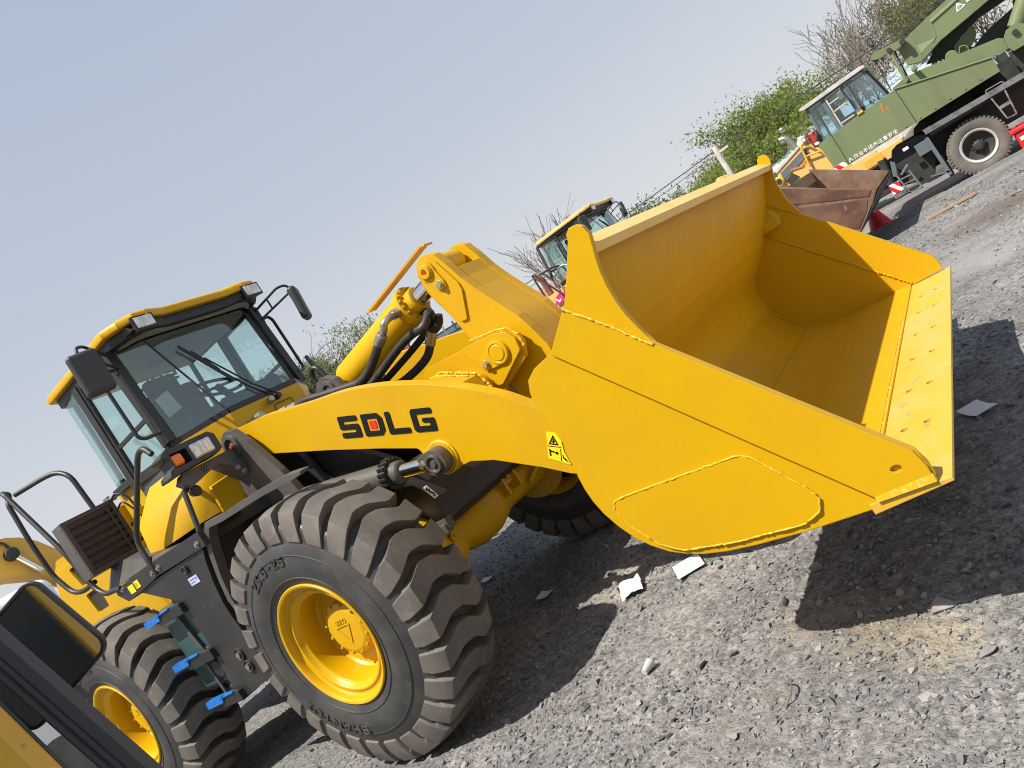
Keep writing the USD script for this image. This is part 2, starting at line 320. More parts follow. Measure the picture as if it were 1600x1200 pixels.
def logo_polys():                     # block letters S D L G in units of letter height
    W, t, v, g = 1.17, 0.245, 0.285, 0.20
    def sh(p, x): return affinity.translate(p, x, 0)
    S = shapely.union_all([sbox(0.06, 1 - t, W - 0.04, 1), sbox(0, 0.5, v, 0.94), sbox(0, 0.5 - t / 2, W - 0.03, 0.5 + t / 2), sbox(W - v, 0.06, W, 0.5), sbox(0, 0, W - 0.06, t), Polygon([(0, 0.94), (0.06, 1), (0.3, 1), (0.3, 0.9)]), Polygon([(W, 0.06), (W - 0.06, 0), (W - 0.3, 0), (W - 0.3, 0.1)])])
    D = Polygon([(0, 0), (W - 0.22, 0), (W, 0.22), (W, 0.78), (W - 0.22, 1), (0, 1)]).difference(sbox(v, 0.23, W - v, 0.77))
    Lp = shapely.union_all([sbox(0, 0, v, 1), sbox(0, 0, W, t)])
    G = shapely.union_all([sbox(0, 0.06, v, 0.94), sbox(0.06, 1 - t, W - 0.05, 1), sbox(0.06, 0, W, t), sbox(W - v, 0, W, 0.58), sbox(0.52, 0.38, W, 0.58)])
    out = [sh(p.buffer(-0.085).buffer(0.125).buffer(-0.04), i * (W + g)) for i, p in enumerate((S, D, Lp, G))]
    dot = sh(sbox(0.40, 0.325, 0.77, 0.675), W + g)
    return out, dot

# ------------------------------------------------------------------ wheel of the loader (local: axle along y, outer face towards -y)
def crown(t):                          # tread top radius / base radius across the width, t in [-1, 1]
    return 0.768 - 0.022 * abs(t) ** 2.6
def lug_theta(t):
    return np.interp(t, [-1.5, -1.0, -0.80, -0.48, -0.30, 0.0, 0.12, 0.45, 0.58, 1.0, 1.5], [-0.085, -0.038, -0.012, 0.032, 0.036, 0.024, 0.008, -0.052, -0.058, -0.030, -0.005])
NLUG = 27
def tyre_mesh():
    hw = 0.217
    prof = [(0.335, 0.02), (0.362, 0.004), (0.40, -0.012), (0.455, -0.026), (0.50, -0.026), (0.545, -0.012), (0.572, -0.006), (0.586, 0.002), (0.60, 0.006), (0.655, 0.012), (0.680, 0.026), (0.694, 0.06)]
    half = [(r, -hw + h) for r, h in prof]
    mid = [(0.700, -0.08), (0.702, 0.0), (0.700, 0.08)]
    P = half + mid + [(r, -h) for r, h in half[::-1]]
    carc = revolve(P, (0, 0, 0), (0, 1, 0), 96)
    lugs = []
    ts = np.array([-1.0, -0.90, -0.80, -0.64, -0.48, -0.39, -0.30, -0.15, 0.0, 0.12, 0.28, 0.45, 0.52, 0.58, 0.72, 0.86, 1.0])
    pitch = 2 * np.pi / NLUG
    for k in range(NLUG):
        V = []
        sec = []
        # shoulder sections (near side), tread, shoulder (far side)
        for side_r, side_y, w, rb in ((0.602, -0.222, 0.33, 0.585), (0.655, -0.218, 0.36, 0.61), (0.708, -0.204, 0.345, 0.64)):
            sec.append((lug_theta({0.602: -1.45, 0.655: -1.3, 0.708: -1.12}[side_r]), side_y, side_r, rb, w, -0.018))
        for t in ts:
            w = 0.325 if abs(t) > 0.9 else 0.322
            sec.append((lug_theta(t), t * 0.197 + 0.010, crown(t), 0.675, w, 0))
        for side_r, side_y, w, rb in ((0.708, 0.222, 0.345, 0.64), (0.655, 0.226, 0.37, 0.61), (0.602, 0.224, 0.40, 0.585)):
            sec.append((lug_theta(1.12), side_y, side_r, rb, w, 0.018))
        for th, y, rt, rb, w, dy in sec:
            th0 = th + k * pitch; hwid = w * pitch
            for s, wid, r, yy in ((-1, hwid * 1.16, rb, y - dy * 1.6), (-1, hwid, rt, y), (1, hwid, rt, y), (1, hwid * 1.16, rb, y - dy * 1.6)):
                a = th0 + s * wid
                V.append((r * math.cos(a), yy, r * math.sin(a)))
        F = []; n = len(sec)
        for i in range(n - 1):
            for j in range(3):
                a, b, c, d = i * 4 + j, i * 4 + j + 1, (i + 1) * 4 + j + 1, (i + 1) * 4 + j
                F += [(a, c, b), (a, d, c)]
        F += [(0, 1, 2), (0, 2, 3)]; e = (n - 1) * 4; F += [(e, e + 2, e + 1), (e, e + 3, e + 2)]
        t = trimesh.Trimesh(np.array(V), np.array(F), process=False)
        lugs.append(t)
    return carc, cat(lugs)
def rim_mesh():
    y = -0.217
    P = [(0.318, 0.10), (0.358, 0.010), (0.361, -0.004), (0.355, -0.010), (0.342, -0.006), (0.334, 0.006), (0.331, 0.028), (0.322, 0.036), (0.308, 0.036), (0.302, 0.030), (0.292, 0.030), (0.284, 0.042), (0.277, 0.055), (0.268, 0.06), (0.264, 0.075), (0.262, 0.185), (0.25, 0.20), (0.0, 0.20)]
    return revolve([(r, y + h) for r, h in P], (0, 0, 0), (0, 1, 0), 72)
def wrap_text(txt, h, r, phi0, y, spread=1.0, th=0.006):
    t = meshkit.text_mesh(txt, h, th, True); v = t.vertices
    ph = phi0 - v[:, 0] * spread / r; R = r + v[:, 1]
    return trimesh.Trimesh(np.c_[R * np.cos(ph), y - v[:, 2], R * np.sin(ph)], t.faces, process=False)
TYRE = tyre_mesh(); RIM = rim_mesh()
def loader_wheel(parent, cx, cy, side, rot, lettering=True):
    w = group_part(parent, 'wheel')
    def place(mm, spin=True):
        mm = mm.copy(); v = mm.vertices.copy()
        if spin:
            c, s = math.cos(rot), math.sin(rot); v = np.c_[v[:, 0] * c - v[:, 2] * s, v[:, 1], v[:, 0] * s + v[:, 2] * c]
        if side > 0: v = v * [-1, -1, 1]
        mm.vertices = v + [cx, cy, 0.762]; return mm
    part(w, 'tyre', place(TYRE[0]), rubber_dark, 40)
    part(w, 'tread', place(TYRE[1]), rubber, 24)
    part(w, 'rim', place(RIM), yellow, 35)
    part(w, 'rim_flange', place(revolve([(0.30, 0.02), (0.305, 0.16), (0.335, 0.20), (0.358, 0.222), (0.362, 0.212), (0.34, 0.18)], (0, 0, 0), (0, 1, 0), 56)), yellow, 35)
    hub = [revolve([(0, -0.092), (0.118, -0.092), (0.132, -0.085), (0.150, -0.077), (0.158, -0.047), (0.162, -0.01)], (0, 0, 0), (0, 1, 0), 40)]
    part(w, 'hub', place(cat(hub)), yellow, 35)
    bl = [bolt((0.143 * math.cos(a), -0.080, 0.143 * math.sin(a)), (0, -1, 0), 0.008, 0.012) for a in np.linspace(0, 2 * np.pi, 12, endpoint=False)]
    part(w, 'hub_bolts', place(cat(bl)), yellow, 30)
    tri = LineString([(-0.06, 0.028), (0.055, 0.028), (0.0, -0.072), (-0.06, 0.028), (-0.028, -0.03)]).buffer(0.004)
    if side < 0:
        part(w, 'hub_emblem', place(cat([plate(tri, (0, -0.092, 0), (1, 0, 0), (0, 0, 1), 0.004), text3('SDLG', 0.026, (-0.045, -0.092, 0.04), (1, 0, 0), (0, 0, 1), 0.004, True)]), False), yellow)
        if lettering:
            a = wrap_text('23.5-25', 0.052, 0.485, math.radians(122), -0.2425, 1.25)
            b = wrap_text('SHANTUI', 0.05, 0.475, math.radians(262), -0.2425, 1.35)
            e = revolve([(0.528, -0.232), (0.530, -0.237), (0.534, -0.237), (0.536, -0.231)], (0, 0, 0), (0, 1, 0), 80)
            e2 = revolve([(0.398, -0.228), (0.400, -0.234), (0.406, -0.235), (0.408, -0.230)], (0, 0, 0), (0, 1, 0), 80)
            part(w, 'sidewall_lettering', place(cat([a, b, e, e2]), False), rubber_dark)

# ------------------------------------------------------------------ bucket shape (loader frame, xz)
SIDE = [(2.398, 1.715), (2.405, 1.735), (2.425, 1.748), (2.448, 1.745), (2.468, 1.728), (2.475, 1.695), (2.462, 1.655), (2.448, 1.615), (2.436, 1.57), (2.429, 1.52), (2.428, 1.459), (2.432, 1.41), (2.441, 1.37), (2.450, 1.33), (2.463, 1.282),
        (2.962, 0.650), (2.974, 0.60), (2.974, 0.556), (2.80, 0.545), (2.80, 0.523), (2.556, 0.526), (2.389, 0.537), (2.28, 0.550), (2.195, 0.569), (2.135, 0.592), (2.083, 0.62), (2.034, 0.662), (1.992, 0.712), (1.958, 0.775), (1.935, 0.838), (1.924, 0.895), (1.922, 0.947), (1.927, 1.0), (1.940, 1.06), (1.952, 1.13), (1.944, 1.22), (1.940, 1.30), (1.947, 1.351), (1.970, 1.395), (2.02, 1.42), (2.12, 1.437), (2.19, 1.485), (2.254, 1.541), (2.33, 1.63)]
INNER = [(2.405, 1.665), (2.35, 1.56), (2.299, 1.467), (2.24, 1.37), (2.17, 1.27), (2.08, 1.17), (1.995, 1.09), (1.955, 1.03), (1.938, 0.95), (1.943, 0.87), (1.965, 0.79), (2.01, 0.71), (2.06, 0.655), (2.13, 0.607), (2.22, 0.575), (2.32, 0.555), (2.45, 0.545), (2.78, 0.540)]
HB = 1.48
SIDE_R = [(2.69, 1.83), (2.71, 1.85), (2.73, 1.84), (2.985, 0.66), (3.0, 0.60), (3.0, 0.523), (2.80, 0.523), (2.556, 0.526), (2.389, 0.537), (2.195, 0.569), (2.083, 0.62), (1.992, 0.712), (1.935, 0.838), (1.922, 0.947), (1.94, 1.06), (2.0, 1.2), (2.16, 1.42), (2.40, 1.64)]
INNER_R = [(2.66, 1.78), (2.52, 1.68), (2.32, 1.49), (2.14, 1.28), (1.995, 1.09), (1.955, 1.03), (1.938, 0.95), (1.943, 0.87), (1.965, 0.79), (2.01, 0.71), (2.06, 0.655), (2.13, 0.607), (2.22, 0.575), (2.32, 0.555), (2.45, 0.545), (2.78, 0.540)]
def strip_yz(curve, th, y0, y1, ny=2):
    """sheet following an xz curve, extruded across y"""
    L = LineString(curve).buffer(th / 2, cap_style=2, join_style=1)
    return ext(L, y0, y1)
def rot_xz(mesh, pivot, deg, move=(0, 0, 0)):
    mesh = mesh.copy(); a = math.radians(deg); v = mesh.vertices - [pivot[0], 0, pivot[1]]
    c, s = math.cos(a), math.sin(a)
    mesh.vertices = np.c_[v[:, 0] * c - v[:, 2] * s, v[:, 1], v[:, 0] * s + v[:, 2] * c] + [pivot[0] + move[0], move[1], pivot[1] + move[2]]
    return mesh

def build_bucket(lp, T=lambda q: q, main=True):
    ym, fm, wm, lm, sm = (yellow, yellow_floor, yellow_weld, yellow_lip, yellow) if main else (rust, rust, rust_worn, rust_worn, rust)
    b = group_part(lp, 'bucket', None if main else 'rusty brown worn bucket curled back')
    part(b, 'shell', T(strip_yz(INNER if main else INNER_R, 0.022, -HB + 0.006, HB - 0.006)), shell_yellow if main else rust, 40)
    outer = [(2.38, 1.69), (2.254, 1.53), (2.12, 1.43), (1.99, 1.20), (1.945, 1.05), (1.93, 0.94), (1.945, 0.84), (2.0, 0.715), (2.09, 0.625), (2.20, 0.575), (2.39, 0.543), (2.79, 0.530)]
    if main: part(b, 'floor_plate', strip_yz([(2.14, 0.6215), (2.22, 0.5895), (2.32, 0.5685), (2.45, 0.5575), (2.768, 0.5525)], 0.0015, -HB + 0.03, HB - 0.03), yellow_floor, 40)
    if main: part(b, 'back_sheet', T(strip_yz(outer, 0.012, -HB + 0.01, HB - 0.01)), ym, 40)
    edge = sbox(2.772, -1.4975, 3.012, 1.4975)
    if main:
        for yy in (-0.98, -0.57, -0.15, 0.25, 0.68, 1.05):
            for xx in (2.851, 2.931):
                edge = edge.difference(affinity.scale(Point(xx, yy).buffer(0.0125, 8), 1.0, 1.35))
    e = _ex(edge, 0.034); e.vertices[:, 2] += 0.508
    v = e.vertices; k = (v[:, 0] > 3.0) & (v[:, 2] < 0.52); v[k, 2] += 0.022; e.vertices = v
    part(b, 'cutting_edge', T(e), yellow_edge if main else rust, 20)
    if main:
        part(b, 'edge_backing', bx(2.80, 2.97, -1.40, 1.40, 0.494, 0.5075), yellow)
        part(b, 'edge_weld', bead([(2.772, y, 0.547) for y in np.linspace(-1.44, 1.44, 40)], 0.006, seed=3), wm)
    for s in (-1, 1):
        y0, y1 = (-HB - 0.012, -HB + 0.012) if s < 0 else (HB - 0.012, HB + 0.012)
        part(b, 'side_plate', T(ext(SIDE if main else SIDE_R, y0, y1)), ym if main else rust_worn, 25)
        cut = [(2.116, 1.432), (2.26, 1.545), (2.459, 1.290), (2.960, 0.652), (2.971, 0.60), (2.970, 0.562), (2.80, 0.560), (2.60, 0.815), (2.35, 1.135)]
        if not main: cut = [(2.50, 1.66), (2.71, 1.835), (2.975, 0.66), (2.99, 0.60), (2.90, 0.60), (2.72, 1.05)]
        cp = Polygon(cut)
        if main: cp = cp.difference(affinity.scale(Point(2.895, 0.622).buffer(0.016, 8), 1.0, 0.7))
        o0, o1 = (-HB - 0.024, -HB - 0.0125) if s < 0 else (HB + 0.0125, HB + 0.024)
        part(b, 'side_cutter', T(ext(cp, o0, o1)), ym, 25)
        if s < 0 or not main:
            patch = rp(Polygon([(2.28, 1.44), (2.46, 1.60), (2.60, 1.20), (2.86, 0.60), (2.70, 0.553), (2.42, 0.565), (2.34, 0.80)]), 0.004) if not main else rp(Polygon([(2.005, 0.865), (2.06, 0.868), (2.497, 0.842), (2.536, 0.818), (2.634, 0.664), (2.652, 0.615), (2.632, 0.575), (2.568, 0.553), (2.332, 0.573), (2.146, 0.607), (2.075, 0.655), (2.008, 0.760), (1.990, 0.835)]), 0.02)
            part(b, 'wear_plate', T(ext(patch, o0 + 0.004, o1)), ym if main else rust, 25)
        if main and s < 0:
            yb = -HB - 0.019
            pc = np.array(patch.exterior.coords); sel = [(x, yb, z) for x, z in pc]
            part(b, 'wear_plate_weld', bead(sel, 0.0038, seed=4), wm)
            part(b, 'horn_weld', bead([(2.252, yb - 0.005, 1.538), (2.33, yb - 0.005, 1.455), (2.40, yb - 0.005, 1.365), (2.459, yb - 0.005, 1.288)], 0.0055, seed=5), wm)
            part(b, 'corner_weld', hullm([(2.80, yb - 0.006, 0.562), (2.80, yb + 0.004, 0.562), (2.80, yb - 0.008, 0.545), (2.973, yb - 0.006, 0.572), (2.973, yb + 0.004, 0.572), (2.973, yb - 0.008, 0.547), (2.80, yb + 0.01, 0.545), (2.973, yb + 0.01, 0.545)]), wm)
        if main:
            ys = s * (HB - 0.014)
            ic = [(x + (0.012 if x < 2.3 else 0), ys, z + 0.012) for x, z in catmull(INNER, 4)]
            part(b, 'inner_weld', bead(ic, 0.007, seed=6), yellow)
            part(b, 'inner_seam', bead([(2.19, ys, 1.300), (2.46, ys, 0.965), (2.79, ys, 0.560)], 0.008, seed=7), yellow)
            part(b, 'horn_seam', bead([(2.30, ys, 1.475), (2.38, ys, 1.375), (2.455, ys, 1.285)], 0.008, seed=8), yellow)
            g0, g1 = sorted((s * (HB - 0.10), s * (HB - 0.012)))
            gus = hullm([(2.232, g0, 1.335), (2.232, g1, 1.335), (2.262, g1, 1.385), (2.335, g0 if s < 0 else g1, 1.40), (2.352, s * (HB - 0.012), 1.345), (2.335, s * (HB - 0.09), 1.30), (2.262, s * (HB - 0.012), 1.285), (2.205, g0, 1.30), (2.29, s * (HB - 0.012), 1.455)])
            part(b, 'corner_gusset', gus, yellow, 20)
    if not main: part(b, 'underside_shade', T(strip_yz([(2.05, 0.632), (2.20, 0.556), (2.40, 0.522), (2.80, 0.500), (3.02, 0.500)], 0.012, -HB - 0.02, HB + 0.02)), undercar, 25)  # near-black sheet paints the shade below the curled bucket floor
    if not main: part(b, 'spill_plate', T(ext([(2.50, 1.70), (2.66, 1.83), (2.70, 1.80), (2.56, 1.66)], -HB + 0.013, HB - 0.013)), rust_worn, 20)
    fl = Polygon([(2.372, 1.685), (2.392, 1.71), (2.462, 1.662), (2.445, 1.632), (2.432, 1.640), (2.405, 1.655)])
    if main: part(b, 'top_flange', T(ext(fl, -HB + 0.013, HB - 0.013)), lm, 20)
    for yy in (-0.62, -0.30, 0.30, 0.62):
        part(b, 'hinge_plate', T(ext([(1.96, 0.77), (1.86, 0.86), (1.80, 0.96), (1.86, 1.06), (1.95, 1.20), (1.945, 1.06), (1.926, 0.95), (1.94, 0.85)], yy - 0.03, yy + 0.03)), ym)
    return b

# ------------------------------------------------------------------ the cab, in the loader frame
def build_cab(lp, door_open=False):
    c = group_part(lp, 'cab')
    ry, rz = 0.71, 3.19
    # roof: rounded plan with a dip in the front edge between the lamp pods
    plan = Polygon([(-2.60, -0.60), (-2.52, -0.71), (-1.42, -0.71), (-1.30, -0.64), (-1.215, -0.55), (-1.205, -0.44), (-1.235, -0.36), (-1.26, -0.28), (-1.26, 0.28), (-1.235, 0.36), (-1.205, 0.44), (-1.215, 0.55), (-1.30, 0.64), (-1.42, 0.71), (-2.52, 0.71), (-2.60, 0.60)])
    plan = rp(plan, 0.02)
    layers = [(0.0, 3.172), (0.010, 3.18), (0.010, 3.218), (-0.006, 3.236), (-0.035, 3.246), (-0.25, 3.262)]
    vv, ff, base = [], [], 0
    ring = np.array(plan.exterior.segmentize(0.05).coords)[:-1]; k = len(ring); cen = np.array([-1.92, 0.0])
    for off, z in layers:
        d = ring - cen; L = np.linalg.norm(d, axis=1, keepdims=True); q = ring + d / L * off
        vv.append(np.c_[q, np.full(k, z)])
    for i in range(len(layers) - 1):
        for j in range(k):
            a, b_ = i * k + j, i * k + (j + 1) % k
            ff += [(a, b_, b_ + k), (a, b_ + k, a + k)]
    V = np.vstack(vv + [[[cen[0], 0, 3.27]], [[cen[0], 0, 3.165]]]); n0 = len(layers) * k
    for j in range(k):
        q = (j + 1) % k
        ff += [((len(layers) - 1) * k + j, (len(layers) - 1) * k + q, n0), (q, j, n0 + 1)]
    F = np.array(ff); t = trimesh.Trimesh(V, F, process=False)
    if t.volume < 0: t = trimesh.Trimesh(V, F[:, ::-1], process=False)
    part(c, 'roof', t, yellow if not door_open else yellow_pale, 40)
    skirt = affinity.translate(affinity.scale(plan, 0.95, 0.95), 0.0, 0)
    part(c, 'roof_skirt', exz(skirt, 3.105, 3.174), black, 30)
    part(c, 'headliner', exz(affinity.scale(plan, 0.86, 0.86), 3.085, 3.104), ceiling_m)
    # plan corners bottom (z 2.33) and top (z 3.11)
    zb, zt = 2.325, 3.11
    Lb = {'f': (-1.19, 0.335), 'a': (-1.50, 0.665), 'b': (-2.13, 0.69), 'c': (-2.47, 0.655), 'r': (-2.53, 0.56)}
    Lt = {'f': (-1.40, 0.47), 'a': (-1.56, 0.665), 'b': (-2.11, 0.69), 'c': (-2.45, 0.655), 'r': (-2.50, 0.56)}
    def P(k_, s, t_, inset=0.0):
        b_, t2 = np.array(Lb[k_]), np.array(Lt[k_]); q = b_ * (1 - t_) + t2 * t_
        return np.array([q[0], s * q[1], zb * (1 - t_) + zt * t_])
    gl = cab_glass
    part(c, 'windscreen', quad([P('f', -1, 0), P('f', 1, 0), P('f', 1, 1), P('f', -1, 1)]), gl, False)
    for s in (-1, 1):
        low = P('a', s, 0) + np.array([0, 0, -0.06]); lowf = P('f', s, 0)
        q = [P('a', s, 0), P('f', s, 0), P('f', s, 1), P('a', s, 1)]
        part(c, 'quarter_window', quad(q if s < 0 else q[::-1]), gl, False)
        part(c, 'window_joint', bar(P('f', s, 0), P('f', s, 1), 0.012, 0.012), black)
        part(c, 'front_pillar', [bar(P('a', s, -0.0), P('a', s, 1), 0.062, 0.10, (1, 0, 0))], dgrey)
        part(c, 'rear_pillar', bar(P('b', s, -0.12), P('b', s, 1), 0.05, 0.085, (1, 0, 0)), dgrey)
        part(c, 'corner_pillar', bar(P('r', s, -0.12), P('r', s, 1), 0.035, 0.03, (1, 0, 0)), dgrey)
        q = [P('c', s, 0.0), P('b', s, 0.0), P('b', s, 1), P('c', s, 1)]
        part(c, 'rear_side_window', quad(q if s < 0 else q[::-1]), gl, False)
        part(c, 'rear_corner_window', quad([P('r', s, 0), P('c', s, 0), P('c', s, 1), P('r', s, 1)][::(1 if s < 0 else -1)]), gl, False)
        part(c, 'sill', bar(P('b', s, 0) + [-0.36, -0.01 * s, -0.02], P('b', s, 0) + [0.0, 0, -0.02], 0.03, 0.05), dgrey)
        # door: frame ring and glass between pillar a and b
        a0, a1, b0, b1 = P('a', s, -0.10) + [-0.04, 0, 0], P('a', s, 0.985) + [-0.05, 0, 0], P('b', s, -0.0) + [0.045, 0, -0.06], P('b', s, 0.985) + [0.045, 0, 0]
        part(c, 'door_base', hullm([(-2.13, s * 0.655, 2.26), (-2.13, s * 0.685, 2.26), (-1.44, s * 0.655, 2.24), (-1.44, s * 0.685, 2.24), (-2.13, s * 0.655, 2.05), (-2.13, s * 0.685, 2.05), (-1.38, s * 0.655, 2.05), (-1.38, s * 0.685, 2.05)]), dgrey2)
        def door(mv=lambda p: p):
            A0, A1, B0, B1 = map(mv, (a0, a1, b0, b1))
            segs = [bar(A0, A1, 0.03, 0.05, (1, 0.01, 0)), bar(B0, B1, 0.03, 0.06, (1, 0.01, 0)), bar(A1, B1, 0.03, 0.05), bar(A0, B0, 0.03, 0.07), bar(A0 * 0.62 + A1 * 0.38, B0 * 0.66 + B1 * 0.34, 0.02, 0.03)]
            part(c, 'door_frame', cat(segs), dgrey if not door_open else black_soft, 25)
            part(c, 'door_glass', quad([B0, A0, A1, B1] if s < 0 else [A0, B0, B1, A1]), gl, False)
            h0 = B0 * 0.55 + B1 * 0.45
            part(c, 'door_hinge', bar(h0 + [0.02, s * 0.03, -0.06], h0 + [0.02, s * 0.03, 0.06], 0.02, 0.03), black)
        if door_open and s < 0:
            ang = math.radians(-128)
            hx = np.array([b0[0], b0[1], 0])
            def mv(p, hx=hx, ang=ang):
                d = np.array(p) - hx; cc, ss = math.cos(ang), math.sin(ang)
                return np.array([d[0] * cc - d[1] * ss, d[0] * ss + d[1] * cc, d[2]]) + hx
            door(mv)
        else:
            door()
    rb, rt = P('r', -1, 0), P('r', 1, 0)
    part(c, 'rear_window', quad([P('r', 1, 0), P('r', -1, 0), P('r', -1, 1), P('r', 1, 1)]), gl, False)
    if not door_open:
        lp_, dt = logo_polys(); h = 0.10
        zt_ = 3.0
        part(c, 'rear_window_lettering', cat([plate(affinity.scale(p, h, h, origin=(0, 0)), (-2.522, 0.40, zt_ + 0.01), (0, -1, 0), (0, 0, 1), 0.002) for p in lp_]), logo_grey)
    # sill under the windscreen, cowl, back and floor
    part(c, 'windscreen_sill', [bar(P('f', -1, -0.03), P('f', 1, -0.03), 0.03, 0.06), bar(P('f', -1, -0.03), P('a', -1, -0.03), 0.03, 0.06), bar(P('f', 1, -0.03), P('a', 1, -0.03), 0.03, 0.06)], black)
    part(c, 'top_rail', [bar(P('f', -1, 1), P('f', 1, 1), 0.04, 0.05), bar(P('f', -1, 1), P('a', -1, 1), 0.04, 0.05), bar(P('f', 1, 1), P('a', 1, 1), 0.04, 0.05), bar(P('a', -1, 1), P('r', -1, 1), 0.04, 0.05), bar(P('a', 1, 1), P('r', 1, 1), 0.04, 0.05)], black)
    cowl_xy = [(-1.165, -0.345), (-1.165, 0.345), (-1.47, 0.675), (-2.53, 0.655), (-2.53, -0.655), (-1.47, -0.675)]
    part(c, 'cowl', exz(Polygon(cowl_xy), 1.70, 2.285, 0.01), yellow if not door_open else yellow_pale, 30)
    part(c, 'cowl_seam', [pipe([(-1.158, 0.02, 2.13), (-1.158, 0.02, 2.20), (-1.158, 0.20, 2.20), (-1.158, 0.20, 2.13)], 0.003, 0.02, 6)], black)
    # interior
    part(c, 'floor', exz(Polygon(cowl_xy).buffer(-0.03), 2.286, 2.292), black)
    part(c, 'seat_cushion', rbox(-2.18, -1.72, -0.25, 0.25, 2.36, 2.50, 0.05), seat_m, 60)
    back = rbox(-2.26, -2.12, -0.25, 0.25, 2.46, 2.86, 0.06); part(c, 'seat_back', back, seat_m, 60)
    part(c, 'headrest', rbox(-2.28, -2.18, -0.15, 0.15, 2.83, 3.00, 0.045), seat_m, 60)
    part(c, 'dashboard', hullm([(-1.30, -0.26, 2.30), (-1.30, 0.26, 2.30), (-1.55, -0.22, 2.30), (-1.55, 0.22, 2.30), (-1.33, -0.22, 2.44), (-1.33, 0.22, 2.44), (-1.52, -0.2, 2.40), (-1.52, 0.2, 2.40)]), black_soft)
    part(c, 'side_console', rbox(-2.2, -1.6, 0.34, 0.60, 2.30, 2.52, 0.03), black_soft)
    a = np.linspace(0, 2 * np.pi, 25); o = np.array([-1.62, 0.02, 2.60]); uu = np.array([0, 1, 0]); vv_ = np.array([-0.83, 0, 0.55])
    part(c, 'steering_wheel', [sweep([o + 0.19 * (math.cos(t) * uu + math.sin(t) * vv_) for t in a], 0.014, 8), cyl(o + 0.18 * uu, o - 0.18 * uu, 0.012, 8), cyl(o, (-1.45, 0.02, 2.36), 0.03, 10)], black, 60)
    part(c, 'paper_sheet', quad([(-2.10, -0.20, 2.80), (-2.10, -0.06, 2.84), (-2.11, -0.02, 2.66), (-2.11, -0.17, 2.62)], 0.002), paper_m)
    # lamps under the roof edge
    for s in (-1, 1):
        part(c, 'work_lamp', hullm([(-1.27, s * 0.50 - 0.07, 3.20), (-1.27, s * 0.50 + 0.07, 3.20), (-1.27, s * 0.50 - 0.07, 3.10), (-1.27, s * 0.50 + 0.07, 3.10), (-1.198, s * 0.50 - 0.088, 3.198), (-1.198, s * 0.50 + 0.088, 3.198), (-1.198, s * 0.50 - 0.088, 3.09), (-1.198, s * 0.50 + 0.088, 3.09)]), black)
        part(c, 'work_lamp_lens', rbox(-1.205, -1.188, s * 0.50 - 0.072, s * 0.50 + 0.072, 3.102, 3.186, 0.008), lens)
        part(c, 'lamp_bracket', hullm([(-1.23, s * 0.50 - 0.1, 3.115), (-1.23, s * 0.50 + 0.1, 3.115), (-1.42, s * 0.36, 3.11), (-1.45, s * 0.62, 3.11), (-1.28, s * 0.50 - 0.11, 3.17), (-1.28, s * 0.50 + 0.11, 3.17), (-1.45, s * 0.62, 3.17)]), black)
    # lifting eyes
    for x in (-1.72, -2.36):
        part(c, 'lifting_eye', sweep([(x + 0.028 * math.cos(t), -0.60, 3.262 + 0.03 * math.sin(t)) for t in np.linspace(-0.3, math.pi + 0.3, 12)], 0.009, 7), rust_pipe)
    # mirrors
    for s in (-1, 1):
        y = lambda v: s * v
        arm = [pipe([(-1.50, y(0.68), 3.06), (-1.36, y(0.90), 3.155), (-1.32, y(0.975), 3.14), (-1.315, y(0.98), 3.06)], 0.011, 0.05), pipe([(-1.50, y(0.68), 2.97), (-1.33, y(0.955), 3.065)], 0.010, 0.05), cyl((-1.43, y(0.79), 3.01), (-1.43, y(0.79), 3.11), 0.008, 8), bar((-1.52, y(0.69), 2.93), (-1.52, y(0.69), 3.09), 0.03, 0.04, (1, 0, 0))]
        part(c, 'mirror_arm', cat(arm), black)
        mh = rbox(-1.345, -1.27, -0.10, 0.10, -0.155, 0.155, 0.032); v = mh.vertices
        v[:, 0] += np.where(v[:, 2] < -0.03, (v[:, 2] + 0.03) * 0.18, 0)
        ang = s * math.radians(14 if s < 0 else 40); v = v - [-1.31, 0, 0]; v = np.c_[v[:, 0] * math.cos(ang) - v[:, 1] * math.sin(ang), v[:, 0] * math.sin(ang) + v[:, 1] * math.cos(ang), v[:, 2]] + [-1.30, y(0.98), 2.94]; mh.vertices = v
        part(c, 'mirror_housing', mh, black_soft, 60)
        mp = rbox(-1.3505, -1.3455, -0.085, 0.085, -0.135, 0.135, 0.0024); v = mp.vertices - [-1.31, 0, 0]; v = np.c_[v[:, 0] * math.cos(ang) - v[:, 1] * math.sin(ang), v[:, 0] * math.sin(ang) + v[:, 1] * math.cos(ang), v[:, 2]] + [-1.30, y(0.98), 2.94]; mp.vertices = v
        part(c, 'mirror_pane', mp, mirror_m, 30)
        # grab rail beside the door
        part(c, 'grab_rail', pipe([(-1.52, y(0.67), 2.97), (-1.54, y(0.79), 2.99), (-1.54, y(0.82), 2.95), (-1.535, y(0.82), 2.46), (-1.52, y(0.79), 2.43), (-1.46, y(0.67), 2.42)], 0.014, 0.05), black)
    # wiper: two thin arms and a blade
    part(c, 'wiper_arm', [sweep([(-1.145, 0.06, 2.27), (-1.20, -0.05, 2.42), (-1.285, -0.20, 2.74)], 0.007, 7), sweep([(-1.145, 0.10, 2.27), (-1.20, -0.01, 2.43), (-1.285, -0.185, 2.77)], 0.007, 7), cyl((-1.16, 0.08, 2.245), (-1.11, 0.08, 2.25), 0.022, 12)], black)
    part(c, 'wiper_blade', [bar((-1.325, -0.295, 2.93), (-1.225, -0.115, 2.52), 0.014, 0.022), bar((-1.30, -0.25, 2.85), (-1.25, -0.16, 2.63), 0.02, 0.03)], black)
